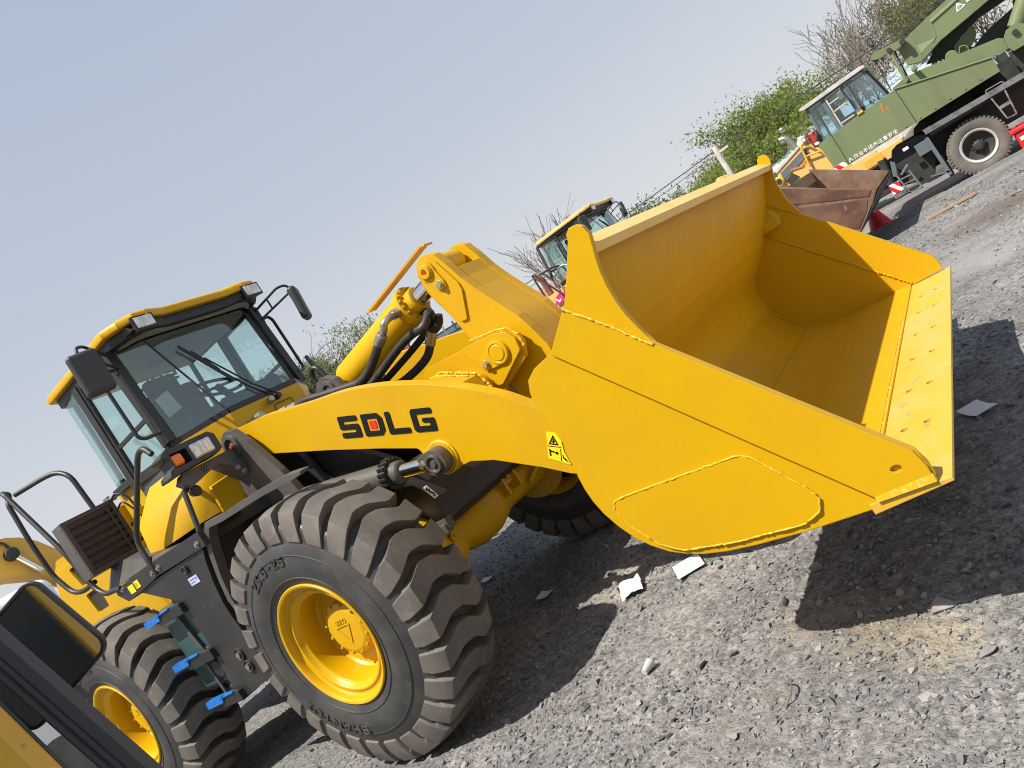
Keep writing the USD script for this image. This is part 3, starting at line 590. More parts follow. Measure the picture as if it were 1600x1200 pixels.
    # tidy label by the door
    if not door_open:
        part(c, 'door_sticker', ext(rp(Polygon([(-1.46, 2.13), (-1.40, 2.13), (-1.40, 2.20), (-1.46, 2.20)]), 0.008), -0.692, -0.688), white)
    return c

# ------------------------------------------------------------------ a whole wheel loader
def build_loader(name, label, loc, main=True):
    lp = thing(name, label, 'wheel loader', loc)
    Y, YW = (yellow, yellow_weld) if main else (yellow_pale, yellow_pale)
    YF, WB = -1.152, 2.671
    for cx, s, rot in ((0, -1, 0.10), (0, 1, 0.4), (-WB, -1, 0.02), (-WB, 1, 0.3)):
        loader_wheel(lp, cx, s * 1.235, s, rot, main)
    # axles
    for cx in (0, -WB):
        ax = [(0.16, -1.05), (0.22, -0.98), (0.265, -0.88), (0.285, -0.78), (0.285, -0.66), (0.262, -0.54), (0.22, -0.43), (0.175, -0.35), (0.145, -0.28), (0.17, -0.20), (0.20, -0.08), (0.20, 0.08), (0.17, 0.20), (0.145, 0.28), (0.145, 0.40), (0.15, 0.6), (0.16, 0.80), (0.16, 1.05)]
        part(lp, 'axle_housing', revolve(ax, (cx, 0, 0.762), (0, 1, 0), 40), Y, 40)
        part(lp, 'axle_plug', [cyl((cx + 0.268, -0.56, 0.80), (cx + 0.284, -0.555, 0.802), 0.03, 16, ch=0.004), bolt((cx + 0.284, -0.555, 0.802), (1, 0.3, 0.1), 0.010)], Y)
        part(lp, 'axle_mount', [bx(cx + 0.02, cx + 0.20, 0.16, 0.32, 0.80, 0.92), bx(cx + 0.02, cx + 0.235, 0.15, 0.175, 0.74, 0.93), bx(cx + 0.02, cx + 0.235, 0.305, 0.33, 0.74, 0.93), bx(cx + 0.02, cx + 0.235, 0.175, 0.305, 0.90, 0.93), bolt((cx + 0.20, 0.24, 0.85), (1, 0, 0), 0.018, 0.03)], Y)
    for s in (-1, 1):
        part(lp, 'brake_disc', revolve([(0.14, -0.012), (0.275, -0.012), (0.28, 0), (0.275, 0.012), (0.14, 0.012)], (0, s * 0.80, 0.762), (0, 1, 0), 40), Y)
        part(lp, 'brake_caliper', [rbox(0.14, 0.32, s * 0.80 - 0.09, s * 0.80 + 0.05, 0.70, 0.93, 0.02), cyl((0.24, s * 0.80 - 0.12, 0.86), (0.24, s * 0.80 - 0.06, 0.86), 0.045, 16, ch=0.008), cyl((0.26, s * 0.80 - 0.12, 0.76), (0.26, s * 0.80 - 0.06, 0.76), 0.045, 16, ch=0.008), bolt((0.20, s * 0.8 - 0.09, 0.92), (0, -1, 0), 0.018), bolt((0.31, s * 0.8 - 0.08, 0.81), (1, 0, 0), 0.018), rbox(0.10, 0.30, s * 0.80 - 0.26, s * 0.80 - 0.10, 0.86, 1.0, 0.02), cyl((0.16, s * 0.8 - 0.30, 0.70), (0.30, s * 0.8 - 0.12, 0.84), 0.022, 10), bx(0.28, 0.36, s * 0.8 - 0.14, s * 0.8 + 0.02, 0.84, 0.87)], Y)
    # lift arms
    top_e = [(-0.845 + 0.10, 2.098), (-0.66, 2.085), (-0.455, 2.054), (-0.07, 1.955), (0.25, 1.882), (0.52, 1.790), (0.755, 1.682), (0.962, 1.567), (1.20, 1.397), (1.377, 1.224), (1.62, 1.02), (1.80, 0.90), (1.84, 0.78), (1.76, 0.70), (1.62, 0.72)]
    bot_e = [(1.335, 0.859), (1.206, 0.952), (0.965, 1.102), (0.82, 1.158), (0.748, 1.160), (0.69, 1.150), (0.60, 1.180), (0.545, 1.365), (0.30, 1.475), (-0.11, 1.647), (-0.64, 1.857), (-0.80, 1.90), (-0.88, 1.95), (-0.90, 2.02), (-0.87, 2.07), (-0.80, 2.10)]
    top_c = [tuple(p) for p in catmull(np.array(top_e), 5)]
    bot_c = bot_e[:8] + bot_e[8:]
    armp = Polygon(top_c + bot_e).buffer(0)
    armp = shapely.union_all([armp, Point(0.672, 1.252).buffer(0.10)]).buffer(0.03).buffer(-0.06).buffer(0.03)
    for s in (-1, 1):
        y0, y1 = sorted((s * 0.60, s * 0.68))
        part(lp, 'lift_arm', ext(armp, y0, y1), Y, 25)
        part(lp, 'arm_boss', [revolve([(0.0, 0), (0.075, 0), (0.088, 0.006), (0.088, 0.018), (0.0, 0.018)], (0.672, s * 0.68, 1.252), (0, s, 0), 28)], Y, 30)
        part(lp, 'boss_weld', [sweep([(0.672 + 0.094 * math.cos(t), s * 0.684, 1.252 + 0.094 * math.sin(t)) for t in np.linspace(0, 2 * np.pi, 40)], 0.009, 6, False)], YW)
        # lift cylinder
        A = np.array([0.672, s * 0.735, 1.252]); B = np.array([-0.60, s * 0.735, 1.49]); d = (B - A) / np.linalg.norm(B - A)
        part(lp, 'lift_cylinder', [cyl(A + d * 0.36, B, 0.075, 28), cyl(A + d * 0.27, A + d * 0.36, 0.066, 28, ch=0.01)], dgrey2, 30)
        part(lp, 'cylinder_gland', [revolve([(0.05, 0), (0.084, 0), (0.088, 0.006), (0.088, 0.05), (0.07, 0.055)], A + d * 0.335, d, 28)] + [bar(A + d * 0.335 + 0.088 * (math.cos(t) * frame_of(d)[0] + math.sin(t) * frame_of(d)[1]), A + d * 0.385 + 0.088 * (math.cos(t) * frame_of(d)[0] + math.sin(t) * frame_of(d)[1]), 0.018, 0.018) for t in np.linspace(0, 2 * np.pi, 18, endpoint=False)], black)
        part(lp, 'cylinder_rod', cyl(A + d * 0.06, A + d * 0.30, 0.043, 24), chrome, 30)
        eye = shapely.union_all([Point(0.672, 1.252).buffer(0.076, 24), Polygon([(0.672, 1.328), (0.672, 1.19), (0.56, 1.245), (0.58, 1.325)])])
        part(lp, 'rod_eye', ext(rp(eye, 0.008), A[1] - 0.034, A[1] + 0.034), dgrey2, 30)
        part(lp, 'rod_pin', [revolve([(0, 0.016), (0.018, 0.016), (0.020, 0.006), (0.038, 0.006), (0.040, 0.018), (0.052, 0.018), (0.054, 0)], (0.672, s * 0.769, 1.252), (0, s, 0), 28)], dgrey2, 30)
        part(lp, 'grease_cap', cyl((0.672, s * 0.771, 1.252), (0.672, s * 0.779, 1.252), 0.013, 10), redpaint)
        part(lp, 'keeper_bolt', bolt((0.596, s * 0.769, 1.272), (0, s, 0), 0.018, 0.022), gold)
        # pivot tower of the front frame
        tower = rp(Polygon([(-0.845, 2.02), (-0.815, 2.09), (-0.745, 2.115), (-0.675, 2.09), (-0.60, 1.98), (-0.47, 1.70), (-0.40, 1.45), (-1.0, 1.45), (-0.90, 1.75)]), 0.02)
        t0, t1 = sorted((s * 0.72, s * 0.77)); part(lp, 'pivot_tower', ext(tower, t0, t1), dgrey2, 25)
        part(lp, 'inner_tower', ext(tower, *sorted((s * 0.52, s * 0.57))), dgrey, 25)
        part(lp, 'pivot_pin', [revolve([(0, 0.010), (0.022, 0.010), (0.026, 0.002), (0.052, 0.002), (0.055, 0.02), (0.078, 0.02), (0.080, 0)], (-0.745, s * 0.77, 2.005), (0, s, 0), 28), cyl((-0.745, s * 0.52, 2.005), (-0.745, s * 0.77, 2.005), 0.05, 20)], dgrey2, 30)
        part(lp, 'grease_cap', cyl((-0.745, s * 0.774, 2.005), (-0.745, s * 0.79, 2.005), 0.014, 10), redpaint)
        part(lp, 'keeper_bolt', bolt((-0.84, s * 0.77, 1.965), (0, s, 0), 0.02, 0.02), gold)
        # front frame side plate
        fr = rp(Polygon([(-1.10, 0.75), (-1.10, 1.80), (-0.85, 1.93), (-0.45, 1.78), (-0.10, 1.56), (0.15, 1.36), (0.18, 1.22), (0.10, 0.85), (-0.10, 0.70)]), 0.03)
        part(lp, 'frame_side', ext(fr, *sorted((s * 0.44, s * 0.49))), dgrey, 25)
        part(lp, 'frame_rib', [ext([(-0.62, 1.62), (-0.50, 1.62), (-0.20, 1.18), (-0.32, 1.18)], *sorted((s * 0.50, s * 0.56))), ext([(-0.50, 1.30), (0.15, 1.05), (0.15, 1.10), (-0.50, 1.35)], *sorted((s * 0.50, s * 0.54)))], dgrey2, 25)
    # front frame cross box
    boxp = [(-0.15, 1.30), (0.185, 1.235), (0.252, 1.155), (0.305, 1.045), (0.310, 0.905), (0.22, 0.85), (-0.15, 0.86)]
    part(lp, 'frame_cross_box', ext(boxp, -0.56, 0.56), dgrey, 20)
    part(lp, 'cross_box_lid', plate(sbox(0.0, 0.0, 0.42, 0.105), (0.190, -0.46, 1.238), (0, 1, 0), (0.64, 0, -0.768), 0.008), dgrey2)
    part(lp, 'lid_bolt', [bolt((0.248, -0.40, 1.172), (0.77, 0, 0.64), 0.009, 0.008)], steel)
    part(lp, 'frame_foot', [bx(0.20, 0.33, -0.62, -0.56, 0.845, 0.90), bx(0.24, 0.34, -0.60, -0.54, 0.86, 0.93)], dgrey2)
    if main:
        s_ = plate(sbox(0, 0, 0.045, 0.10), (0.304, -0.545, 1.052), (0, 1, 0), (-0.434, 0, 0.90), 0.003)
        part(lp, 'white_sticker', s_, white)
        part(lp, 'sticker_mark', plate(LineString([(0.03, 0.085), (0.012, 0.075), (0.03, 0.06), (0.016, 0.05), (0.03, 0.035), (0.02, 0.015)]).buffer(0.004), (0.3075, -0.545, 1.0535), (0, 1, 0), (-0.43, 0, 0.90), 0.003), logo_black)
    # cross tube and rocker brackets
    part(lp, 'cross_tube', cyl((0.80, -0.60, 1.44), (0.80, 0.60, 1.44), 0.135, 36), Y, 30)
    tubehull = hullm([(0.58, -0.60, 1.655), (0.70, -0.60, 1.665), (0.93, -0.60, 1.545), (0.97, -0.60, 1.42), (0.70, -0.6, 1.30), (0.60, -0.36, 1.64), (0.70, -0.34, 1.655), (0.92, -0.34, 1.535), (0.96, -0.34, 1.41), (0.70, -0.34, 1.30)])
    part(lp, 'tube_gusset', tubehull, Y, 20)
    part(lp, 'gusset_weld', [bead([(0.62, -0.37, 1.655), (0.71, -0.355, 1.662), (0.80, -0.355, 1.612), (0.93, -0.35, 1.540), (0.965, -0.35, 1.43)], 0.009, seed=11), bead([(0.66, -0.40, 1.664), (0.74, -0.40, 1.642), (0.90, -0.40, 1.556)], 0.007, seed=12)], YW)
    brk = rp(Polygon([(0.50, 1.640), (0.515, 1.705), (0.575, 1.732), (0.892, 1.700), (1.135, 1.672), (1.215, 1.648), (1.248, 1.60), (1.248, 1.54), (1.212, 1.47), (0.985, 1.385), (0.945, 1.345), (0.88, 1.40), (0.70, 1.38)]), 0.015)
    pad = rp(Polygon([(0.868, 1.690), (0.90, 1.706), (1.128, 1.674), (1.205, 1.648), (1.236, 1.59), (1.222, 1.52), (0.998, 1.410), (0.955, 1.422), (0.93, 1.56), (0.90, 1.64)]), 0.02)
    for s in (-1, 1):
        part(lp, 'rocker_bracket', ext(brk, *sorted((s * 0.235, s * 0.275))), Y, 25)
        part(lp, 'bracket_pad', ext(pad, *sorted((s * 0.275, s * 0.295))), Y, 25)
        part(lp, 'rocker_pin', revolve([(0, 0.02), (0.004, 0.020), (0.044, 0.02), (0.05, 0.014), (0.056, 0.018), (0.068, 0.016), (0.07, 0)], (1.092, s * 0.295, 1.575), (0, s, 0), 30), Y, 30)
        kp = shapely.union_all([Point(1.092, 1.575).buffer(0.072), Polygon([(1.092, 1.645), (1.035, 1.615), (0.955, 1.565), (0.955, 1.52), (1.06, 1.51), (1.12, 1.515)])])
        part(lp, 'pin_keeper', ext(rp(kp, 0.01), *sorted((s * 0.295, s * 0.307))), Y, 25)
        part(lp, 'keeper_bolt', bolt((0.985, s * 0.307, 1.553), (0, s, 0), 0.018, 0.022), gold)
    part(lp, 'bracket_weld', bead([(0.94, -0.278, 1.722), (1.06, -0.278, 1.700), (1.14, -0.278, 1.688), (1.215, -0.278, 1.662), (1.255, -0.278, 1.60), (1.252, -0.278, 1.53)], 0.007, seed=13), YW)
    # rocker
    rock = Polygon([(0.835, 2.165), (0.840, 2.22), (0.868, 2.268), (0.915, 2.288), (0.965, 2.282), (1.01, 2.252), (1.045, 2.17), (1.085, 2.05), (1.13, 1.95), (1.21, 1.80), (1.27, 1.69), (1.30, 1.60), (1.335, 1.46), (1.33, 1.35), (1.25, 1.12), (1.14, 1.05), (1.03, 1.10), (1.00, 1.22), (0.985, 1.36), (0.955, 1.50), (0.915, 1.72), (0.880, 1.91), (0.845, 2.03), (0.830, 2.10)])
    slot = Polygon([(0.70, 2.40), (0.70, 2.0), (0.86, 2.02), (0.90, 2.11), (1.06, 2.13), (1.10, 2.40)])
    for s in (-1, 1):
        part(lp, 'rocker_plate', ext(rp(rock, 0.012), *sorted((s * 0.13, s * 0.20))), Y, 25)
        dbl = rp(Polygon([(0.838, 2.15), (0.843, 2.21), (0.870, 2.255), (0.918, 2.272), (0.965, 2.258), (1.005, 2.205), (1.058, 2.04), (1.055, 1.99), (0.975, 1.835), (0.93, 1.845), (0.862, 2.02)]), 0.015)
        part(lp, 'rocker_pad', ext(dbl, *sorted((s * 0.20, s * 0.212))), Y, 25)
        part(lp, 'rod_end_pin', revolve([(0, 0.012), (0.016, 0.012), (0.018, 0.02), (0.038, 0.02), (0.041, 0.012), (0.046, 0.012), (0.046, 0)], (0.915, s * 0.224, 2.195), (0, s, 0), 28), Y, 30)
        kp = shapely.union_all([Point(0.915, 2.195).buffer(0.060), Polygon([(0.86, 2.18), (0.92, 2.07), (0.945, 2.05), (0.985, 2.06), (0.99, 2.10), (0.965, 2.22)])])
        part(lp, 'pin_keeper', ext(rp(kp, 0.01), *sorted((s * 0.212, s * 0.224))), Y, 25)
        part(lp, 'grease_cap', cyl((0.915, s * 0.235, 2.195), (0.915, s * 0.242, 2.195), 0.010, 10), redpaint)
        part(lp, 'keeper_bolt', bolt((0.955, s * 0.224, 2.085), (0, s, 0), 0.018, 0.022), gold)
    core = rock.difference(slot)
    part(lp, 'rocker_web', ext(core.buffer(-0.004), -0.13, 0.13), Y, 25)
    link = rp(Polygon([(1.05, 1.04), (1.05, 1.14), (1.60, 1.36), (1.98, 1.34), (1.98, 1.24), (1.62, 1.24)]), 0.02)
    part(lp, 'bucket_link', ext(link, -0.09, 0.09), Y, 25)
    # tilt cylinder
    A = np.array([0.915, 0, 2.195]); B = np.array([-0.34, 0, 1.992]); d = (A - B) / np.linalg.norm(A - B)
    part(lp, 'tilt_cylinder', [cyl(B + d * 0.06, B + d * 0.86, 0.118, 40), cyl(B + d * 0.03, B + d * 0.08, 0.10, 30)], Y, 30)
    u, v, _ = frame_of(d)
    part(lp, 'tilt_gland', [revolve([(0.0, -0.01), (0.128, -0.01), (0.135, 0), (0.135, 0.05), (0.128, 0.056), (0.09, 0.056), (0.085, 0.062), (0.085, 0.11), (0.078, 0.118), (0.06, 0.118)], B + d * 0.84, d, 40)], Y, 30)
    part(lp, 'gland_bolts', [bolt(B + d * 0.896 + 0.113 * (math.cos(t) * u + math.sin(t) * v), d, 0.011, 0.014) for t in np.linspace(0, 2 * np.pi, 16, endpoint=False)], Y, 30)
    part(lp, 'tilt_rod', cyl(B + d * 0.9, A - d * 0.05, 0.06, 30), chrome, 30)
    part(lp, 'rod_eye', [cyl((0.915, -0.11, 2.195), (0.915, 0.11, 2.195), 0.075, 28, ch=0.01)], Y, 30)
    bb = rp(Polygon([(-0.47, 1.92), (-0.455, 2.02), (-0.39, 2.09), (-0.30, 2.095), (-0.22, 2.04), (-0.185, 1.95), (-0.185, 1.78), (-0.49, 1.78)]), 0.02)
    for y0, y1 in ((-0.20, -0.15), (0.15, 0.20)): part(lp, 'base_bracket', ext(bb, y0, y1), dgrey2, 25)
    part(lp, 'base_pin', [revolve([(0, 0.008), (0.02, 0.008), (0.022, 0.002), (0.04, 0.002), (0.042, 0.018), (0.068, 0.018), (0.07, 0)], (-0.32, -0.20, 1.995), (0, -1, 0), 28)], dgrey2, 30)
    part(lp, 'grease_cap', cyl((-0.32, -0.203, 1.995), (-0.32, -0.215, 1.995), 0.012, 10), redpaint)
    part(lp, 'upper_deck', [bx(-1.05, -0.35, -0.44, 0.44, 1.70, 1.80)], dgrey)
    if main:
        # thin rod guard beside the tilt cylinder
        part(lp, 'rod_guard', bar((0.22, -0.01, 2.268), (0.85, -0.01, 2.372), 0.085, 0.012), mat('shaded_strip', (0.55, 0.27, 0.006), 0.45), label='thin bent guard strip coloured in its shaded orange tone')  # orange tone paints the shade on the underside of the guard
        part(lp, 'guard_clip', [bar((0.852, -0.01, 2.371), (0.89, -0.01, 2.361), 0.085, 0.012)], Y)
        # hoses
        part(lp, 'hose_elbow', [sweep(catmull([(0.50, -0.10, 2.13), (0.49, -0.20, 2.125), (0.462, -0.25, 2.108), (0.43, -0.25, 2.078), (0.395, -0.25, 2.06)]), 0.023, 12), cyl((0.50, -0.13, 2.13), (0.49, -0.18, 2.128), 0.034, 6)], steel, 60, label='bare steel pipe elbow')
        part(lp, 'hose_ferrule', [cyl((0.40, -0.25, 2.063), (0.325, -0.25, 2.028), 0.036, 16, ch=0.005)], steel)
        part(lp, 'hose', sweep(catmull([(0.34, -0.25, 2.034), (0.25, -0.25, 1.985), (0.16, -0.255, 1.94), (0.07, -0.25, 1.914), (-0.006, -0.25, 1.912), (-0.12, -0.25, 1.937), (-0.252, -0.25, 1.968), (-0.38, -0.25, 2.0), (-0.505, -0.25, 2.032), (-0.62, -0.25, 2.046)]), 0.029, 14), hose_m, 60)
        part(lp, 'hose_fitting', [cyl((-0.61, -0.25, 2.045), (-0.71, -0.25, 2.055), 0.030, 14, ch=0.004), cyl((-0.71, -0.25, 2.055), (-0.80, -0.25, 2.066), 0.040, 6)], steel)
        part(lp, 'hose', sweep(catmull([(0.62, -0.03, 2.03), (0.615, -0.09, 1.985), (0.58, -0.12, 1.965), (0.49, -0.11, 1.972), (0.38, -0.10, 1.965), (0.27, -0.10, 1.945), (0.10, -0.10, 1.905), (-0.06, -0.10, 1.87), (-0.15, -0.10, 1.85)]), 0.028, 14), hose_m, 60)
        part(lp, 'hose', sweep(catmull([(0.64, 0.02, 1.99), (0.60, 0.02, 1.94), (0.53, 0.0, 1.915), (0.468, 0.0, 1.86), (0.40, 0.0, 1.815), (0.30, 0.0, 1.790), (0.20, 0.0, 1.778), (0.09, 0.0, 1.775), (-0.02, 0.0, 1.80), (-0.15, 0.0, 1.86)]), 0.028, 14), hose_m, 60)
        part(lp, 'hose_ferrule', [cyl((0.545, 0.0, 1.928), (0.47, 0.0, 1.865), 0.036, 16, ch=0.005)], gold)
        part(lp, 'hose_elbow', sweep(catmull([(0.44, 0.03, 2.06), (0.52, 0.0, 2.05), (0.59, -0.01, 2.035), (0.625, -0.03, 2.015), (0.622, -0.06, 1.995)]), 0.034, 12), black, 60)
        part(lp, 'hose', sweep(catmull([(0.60, 0.04, 1.99), (0.45, 0.06, 1.95), (0.20, 0.06, 1.90), (-0.1, 0.06, 1.85)]), 0.024, 12), hose_m, 60)
        part(lp, 'hose_loop', pipe([(-0.93, 0.3, 2.10), (-0.935, 0.3, 2.24), (-0.89, 0.3, 2.29), (-0.84, 0.3, 2.27), (-0.79, 0.3, 2.10)], 0.022, 0.05), black)
        part(lp, 'frame_post', cyl((-1.22, 0.62, 2.46), (-1.02, 0.50, 2.10), 0.018, 12), dgrey2)
        part(lp, 'wiper_motor_cap', [cyl((-1.16, -0.18, 2.16), (-1.08, -0.18, 2.16), 0.035, 16, ch=0.01), cyl((-1.14, -0.02, 2.235), (-1.08, -0.02, 2.24), 0.028, 16, ch=0.01)], steel)
        # logo on the near arm
        polys, dot = logo_polys(); h = 0.137; th = math.radians(-21.0)
        U = np.array([math.cos(th), 0, math.sin(th)]); V = np.array([-math.sin(th), 0, math.cos(th)])
        O = np.array([0.081, -0.6815, 1.646]); sc = lambda p: affinity.scale(p, h * 0.985, h, origin=(0, 0))
        for p in polys: part(lp, 'logo_letter', plate(sc(p), O, U, V, 0.003), logo_black)
        part(lp, 'logo_dot', plate(sc(dot), O, U, V, 0.003), logo_red)
        # warning sticker by the bucket
        O = np.array([1.272, -0.6815, 0.978]); th = math.radians(-31); U = np.array([math.cos(th), 0, math.sin(th)]); V = np.array([-math.sin(th), 0, math.cos(th)])
        part(lp, 'warning_sticker', plate(rp(Polygon([(0, 0), (0.125, -0.02), (0.09, 0.045), (0.072, 0.145), (0, 0.145)]), 0.004), O, U, V, 0.003), sticker_yellow)
        tri = Polygon([(0.008, 0.080), (0.064, 0.080), (0.036, 0.132)]); tri = tri.difference(tri.buffer(-0.006))
        mk = [tri, LineString([(0.03, 0.095), (0.045, 0.1)]).buffer(0.003), LineString([(0.036, 0.09), (0.036, 0.108)]).buffer(0.003), LineString([(0.012, 0.05), (0.014, 0.02)]).buffer(0.004), LineString([(0.012, 0.045), (0.035, 0.04)]).buffer(0.004), Point(0.05, 0.036).buffer(0.008), LineString([(0.085, 0.015), (0.10, 0.005)]).buffer(0.003), LineString([(0.082, 0.03), (0.085, 0.012), (0.11, -0.006)]).buffer(0.002), LineString([(0.072, 0.06), (0.072, -0.005)]).buffer(0.0015), LineString([(0.002, 0.07), (0.075, 0.07)]).buffer(0.0015)]
        part(lp, 'warning_pictogram', plate(shapely.union_all(mk), O + [0, -0.003, 0], U, V, 0.002), logo_black)
    # front headlamp clusters on stalks
    for s in ((-1, 1) if main else ()):
        hl = group_part(lp, 'headlamp_cluster')
        Y_ = lambda a: s * a
        x0, x1 = -0.80, -0.70
        outer = rp(Polygon([(Y_(1.20), 2.168), (Y_(1.14), 2.160), (Y_(0.90), 2.160), (Y_(0.865), 2.13), (Y_(0.865), 2.03), (Y_(0.90), 2.012), (Y_(1.17), 2.00), (Y_(1.27), 1.985), (Y_(1.25), 2.03), (Y_(1.21), 2.05), (Y_(1.21), 2.10), (Y_(1.27), 2.13)]).buffer(0), 0.014)
        h1 = rp(sbox(*sorted((Y_(0.905), Y_(1.065)))[:1], 2.028, sorted((Y_(0.905), Y_(1.065)))[1], 2.135), 0.02)
        h2 = rp(sbox(sorted((Y_(1.085), Y_(1.205)))[0], 2.035, sorted((Y_(1.085), Y_(1.205)))[1], 2.125), 0.012)
        part(hl, 'lamp_shell', exx(outer.difference(h1).difference(h2), x0, x1), black_soft, 30)
        part(hl, 'lamp_back', exx(outer.buffer(-0.004), x0 - 0.05, x0), black, 30)
        b0, b1 = sorted((Y_(0.905), Y_(1.065)))
        part(hl, 'headlight', rbox(x0 - 0.0, x1 + 0.008, b0, b1, 2.028, 2.135, 0.02), lens, 60)
        b0, b1 = sorted((Y_(1.125), Y_(1.205)))
        part(hl, 'indicator', rbox(x0, x1 + 0.002, b0, b1, 2.040, 2.118, 0.02), amber, 60)
        br = [(Y_(0.80), 2.00), (Y_(1.17), 1.995), (Y_(1.21), 1.95), (Y_(1.16), 1.895), (Y_(1.02), 1.93), (Y_(0.92), 1.95), (Y_(0.86), 1.90), (Y_(0.78), 1.80), (Y_(0.74), 1.80), (Y_(0.74), 1.90)]
        part(hl, 'lamp_bracket', exx(Polygon(br).buffer(0), x0 - 0.01, x0 + 0.06), dgrey2, 25)
        part(hl, 'bracket_holes', [cyl((x0 + 0.06, Y_(1.03) + 0.019 * math.cos(t), 1.965 + 0.019 * math.sin(t)), (x0 + 0.062, Y_(1.03) + 0.019 * math.cos(t), 1.965 + 0.019 * math.sin(t)), 0.0055, 8) for t in np.linspace(0, 2 * np.pi, 6, endpoint=False)] + [cyl((x0 + 0.06, Y_(1.03), 1.965), (x0 + 0.062, Y_(1.03), 1.965), 0.0055, 8)], logo_black)
        part(hl, 'horn', [cyl((x0 - 0.03, Y_(1.13), 1.872), (x0 + 0.03, Y_(1.13), 1.868), 0.026, 20, r1=0.036, ch=0.006), cyl((x0, Y_(1.13), 1.91), (x0, Y_(1.13), 1.85), 0.012, 8), cyl((x0, Y_(1.17), 1.90), (x0 + 0.02, Y_(1.19), 1.90), 0.014, 8)], black, 40)
        part(hl, 'bracket_arm', [hullm([(x0 - 0.01, Y_(0.77), 1.98), (x0 - 0.01, Y_(0.90), 1.98), (x0 - 0.08, Y_(0.77), 1.98), (x0 - 0.08, Y_(0.90), 1.95), (x0 - 0.01, Y_(0.77), 1.80), (x0 - 0.08, Y_(0.77), 1.80)])], dgrey2, 20)
        part(hl, 'bracket_bolts', [bolt((x0 + 0.06, Y_(0.80), 1.83), (1, 0, 0), 0.012, 0.014), bolt((x0 + 0.06, Y_(0.825), 1.87), (1, 0, 0), 0.012, 0.014)], steel)
    # fenders over the front wheels
    fen = [(-0.10, 1.634), (-0.22, 1.636), (-0.36, 1.638), (-0.55, 1.645), (-0.66, 1.655), (-0.735, 1.60), (-0.80, 1.50), (-0.865, 1.34), (-0.905, 1.20), (-0.895, 1.10), (-0.86, 1.03)]
    for s in (-1, 1):
        shp = LineString(catmull(fen, 3)).buffer(0.006, cap_style=2)
        part(lp, 'front_fender', ext(shp, *sorted((s * 1.0, s * 1.26))), dgrey, 30)
        lip = Polygon([(0.335, 1.602), (0.20, 1.628), (-0.05, 1.645), (-0.50, 1.656), (-0.66, 1.668), (-0.75, 1.61), (-0.815, 1.50), (-0.88, 1.34), (-0.92, 1.20), (-0.905, 1.09), (-0.86, 1.02), (-0.868, 1.10), (-0.872, 1.20), (-0.835, 1.34), (-0.765, 1.49), (-0.715, 1.575), (-0.655, 1.628), (-0.5, 1.615), (-0.05, 1.605), (0.22, 1.585), (0.315, 1.588)]).buffer(0)
        part(lp, 'fender_lip', ext(rp(lip, 0.002), *sorted((s * 1.205, s * 1.268))), dgrey2, 30)
        # platform and side box between the wheels
        plat = [(-0.73, 1.648), (-1.60, 1.652), (-1.99, 1.64), (-2.0, 1.60), (-1.91, 1.525), (-1.76, 1.53), (-1.40, 1.56), (-0.73, 1.55)]
        part(lp, 'platform', ext(plat, *sorted((s * 0.70, s * 1.30))), dgrey, 20)
        part(lp, 'deck_slope', hullm([(-1.22, s * 1.297, 1.653), (-2.10, s * 1.297, 1.653), (-2.10, s * 1.19, 1.80), (-1.93, s * 1.19, 1.80), (-1.22, s * 0.95, 1.66), (-2.10, s * 0.95, 1.80), (-1.93, s * 0.95, 1.80)]), dgrey2, 20)
        body = rp(Polygon([(-1.77, 1.55), (-1.37, 1.345), (-1.355, 1.03), (-1.42, 0.62), (-1.36, 0.60), (-0.93, 0.665), (-0.93, 0.95), (-0.945, 1.10), (-0.945, 1.2), (-0.91, 1.34), (-0.85, 1.48), (-0.80, 1.55)]), 0.01)
        part(lp, 'side_box', ext(body, *sorted((s * 0.80, s * 1.285))), dgrey, 25)
        part(lp, 'tank', [rbox(-1.86, -1.30, *sorted((s * 0.85, s * 1.22)), 0.72, 1.36, 0.03)], mat('teal_tank' + ('_a' if s < 0 else '_b') + name, (0.035, 0.075, 0.075), 0.35, bevel=0.01), 50)
        part(lp, 'box_plug', [revolve([(0, 0.016), (0.02, 0.016), (0.022, 0.008), (0.034, 0.008), (0.036, 0.014), (0.044, 0.014), (0.046, 0)], (x, s * 1.285, z), (0, s, 0), 20) for x, z in ((-1.105, 0.872), (-1.085, 0.782))], dgrey, 30)
        part(lp, 'plug_bolt', [cyl((x, s * 1.295, z), (x, s * 1.307, z), 0.02, 6) for x, z in ((-1.105, 0.872), (-1.085, 0.782))], gold)
        part(lp, 'rubber_stop', [revolve([(0, 0.012), (0.018, 0.012), (0.02, 0.018), (0.032, 0.016), (0.034, 0)], (-1.095, s * 1.285, 1.497), (0, s, 0), 20)], black, 30)
        # steps
        for k, (z, xl, xr) in enumerate(((1.325, -1.80, -1.34), (0.975, -1.80, -1.33), (0.655, -1.69, -1.31))):
            stp = group_part(lp, 'step')
            part(stp, 'tread_plate', bx(xl + 0.12, xr, s * 1.18, s * 1.32, z - 0.055, z + 0.012), black)
            part(stp, 'grip_edge', [hullm([(x, s * 1.30, z + 0.012), (x + 0.016, s * 1.30, z + 0.012), (x + 0.008, s * 1.30, z + 0.024), (x, s * 1.318, z + 0.012), (x + 0.016, s * 1.318, z + 0.012), (x + 0.008, s * 1.318, z + 0.024)]) for x in np.arange(xl + 0.12, xr - 0.02, 0.026)], dgrey2)
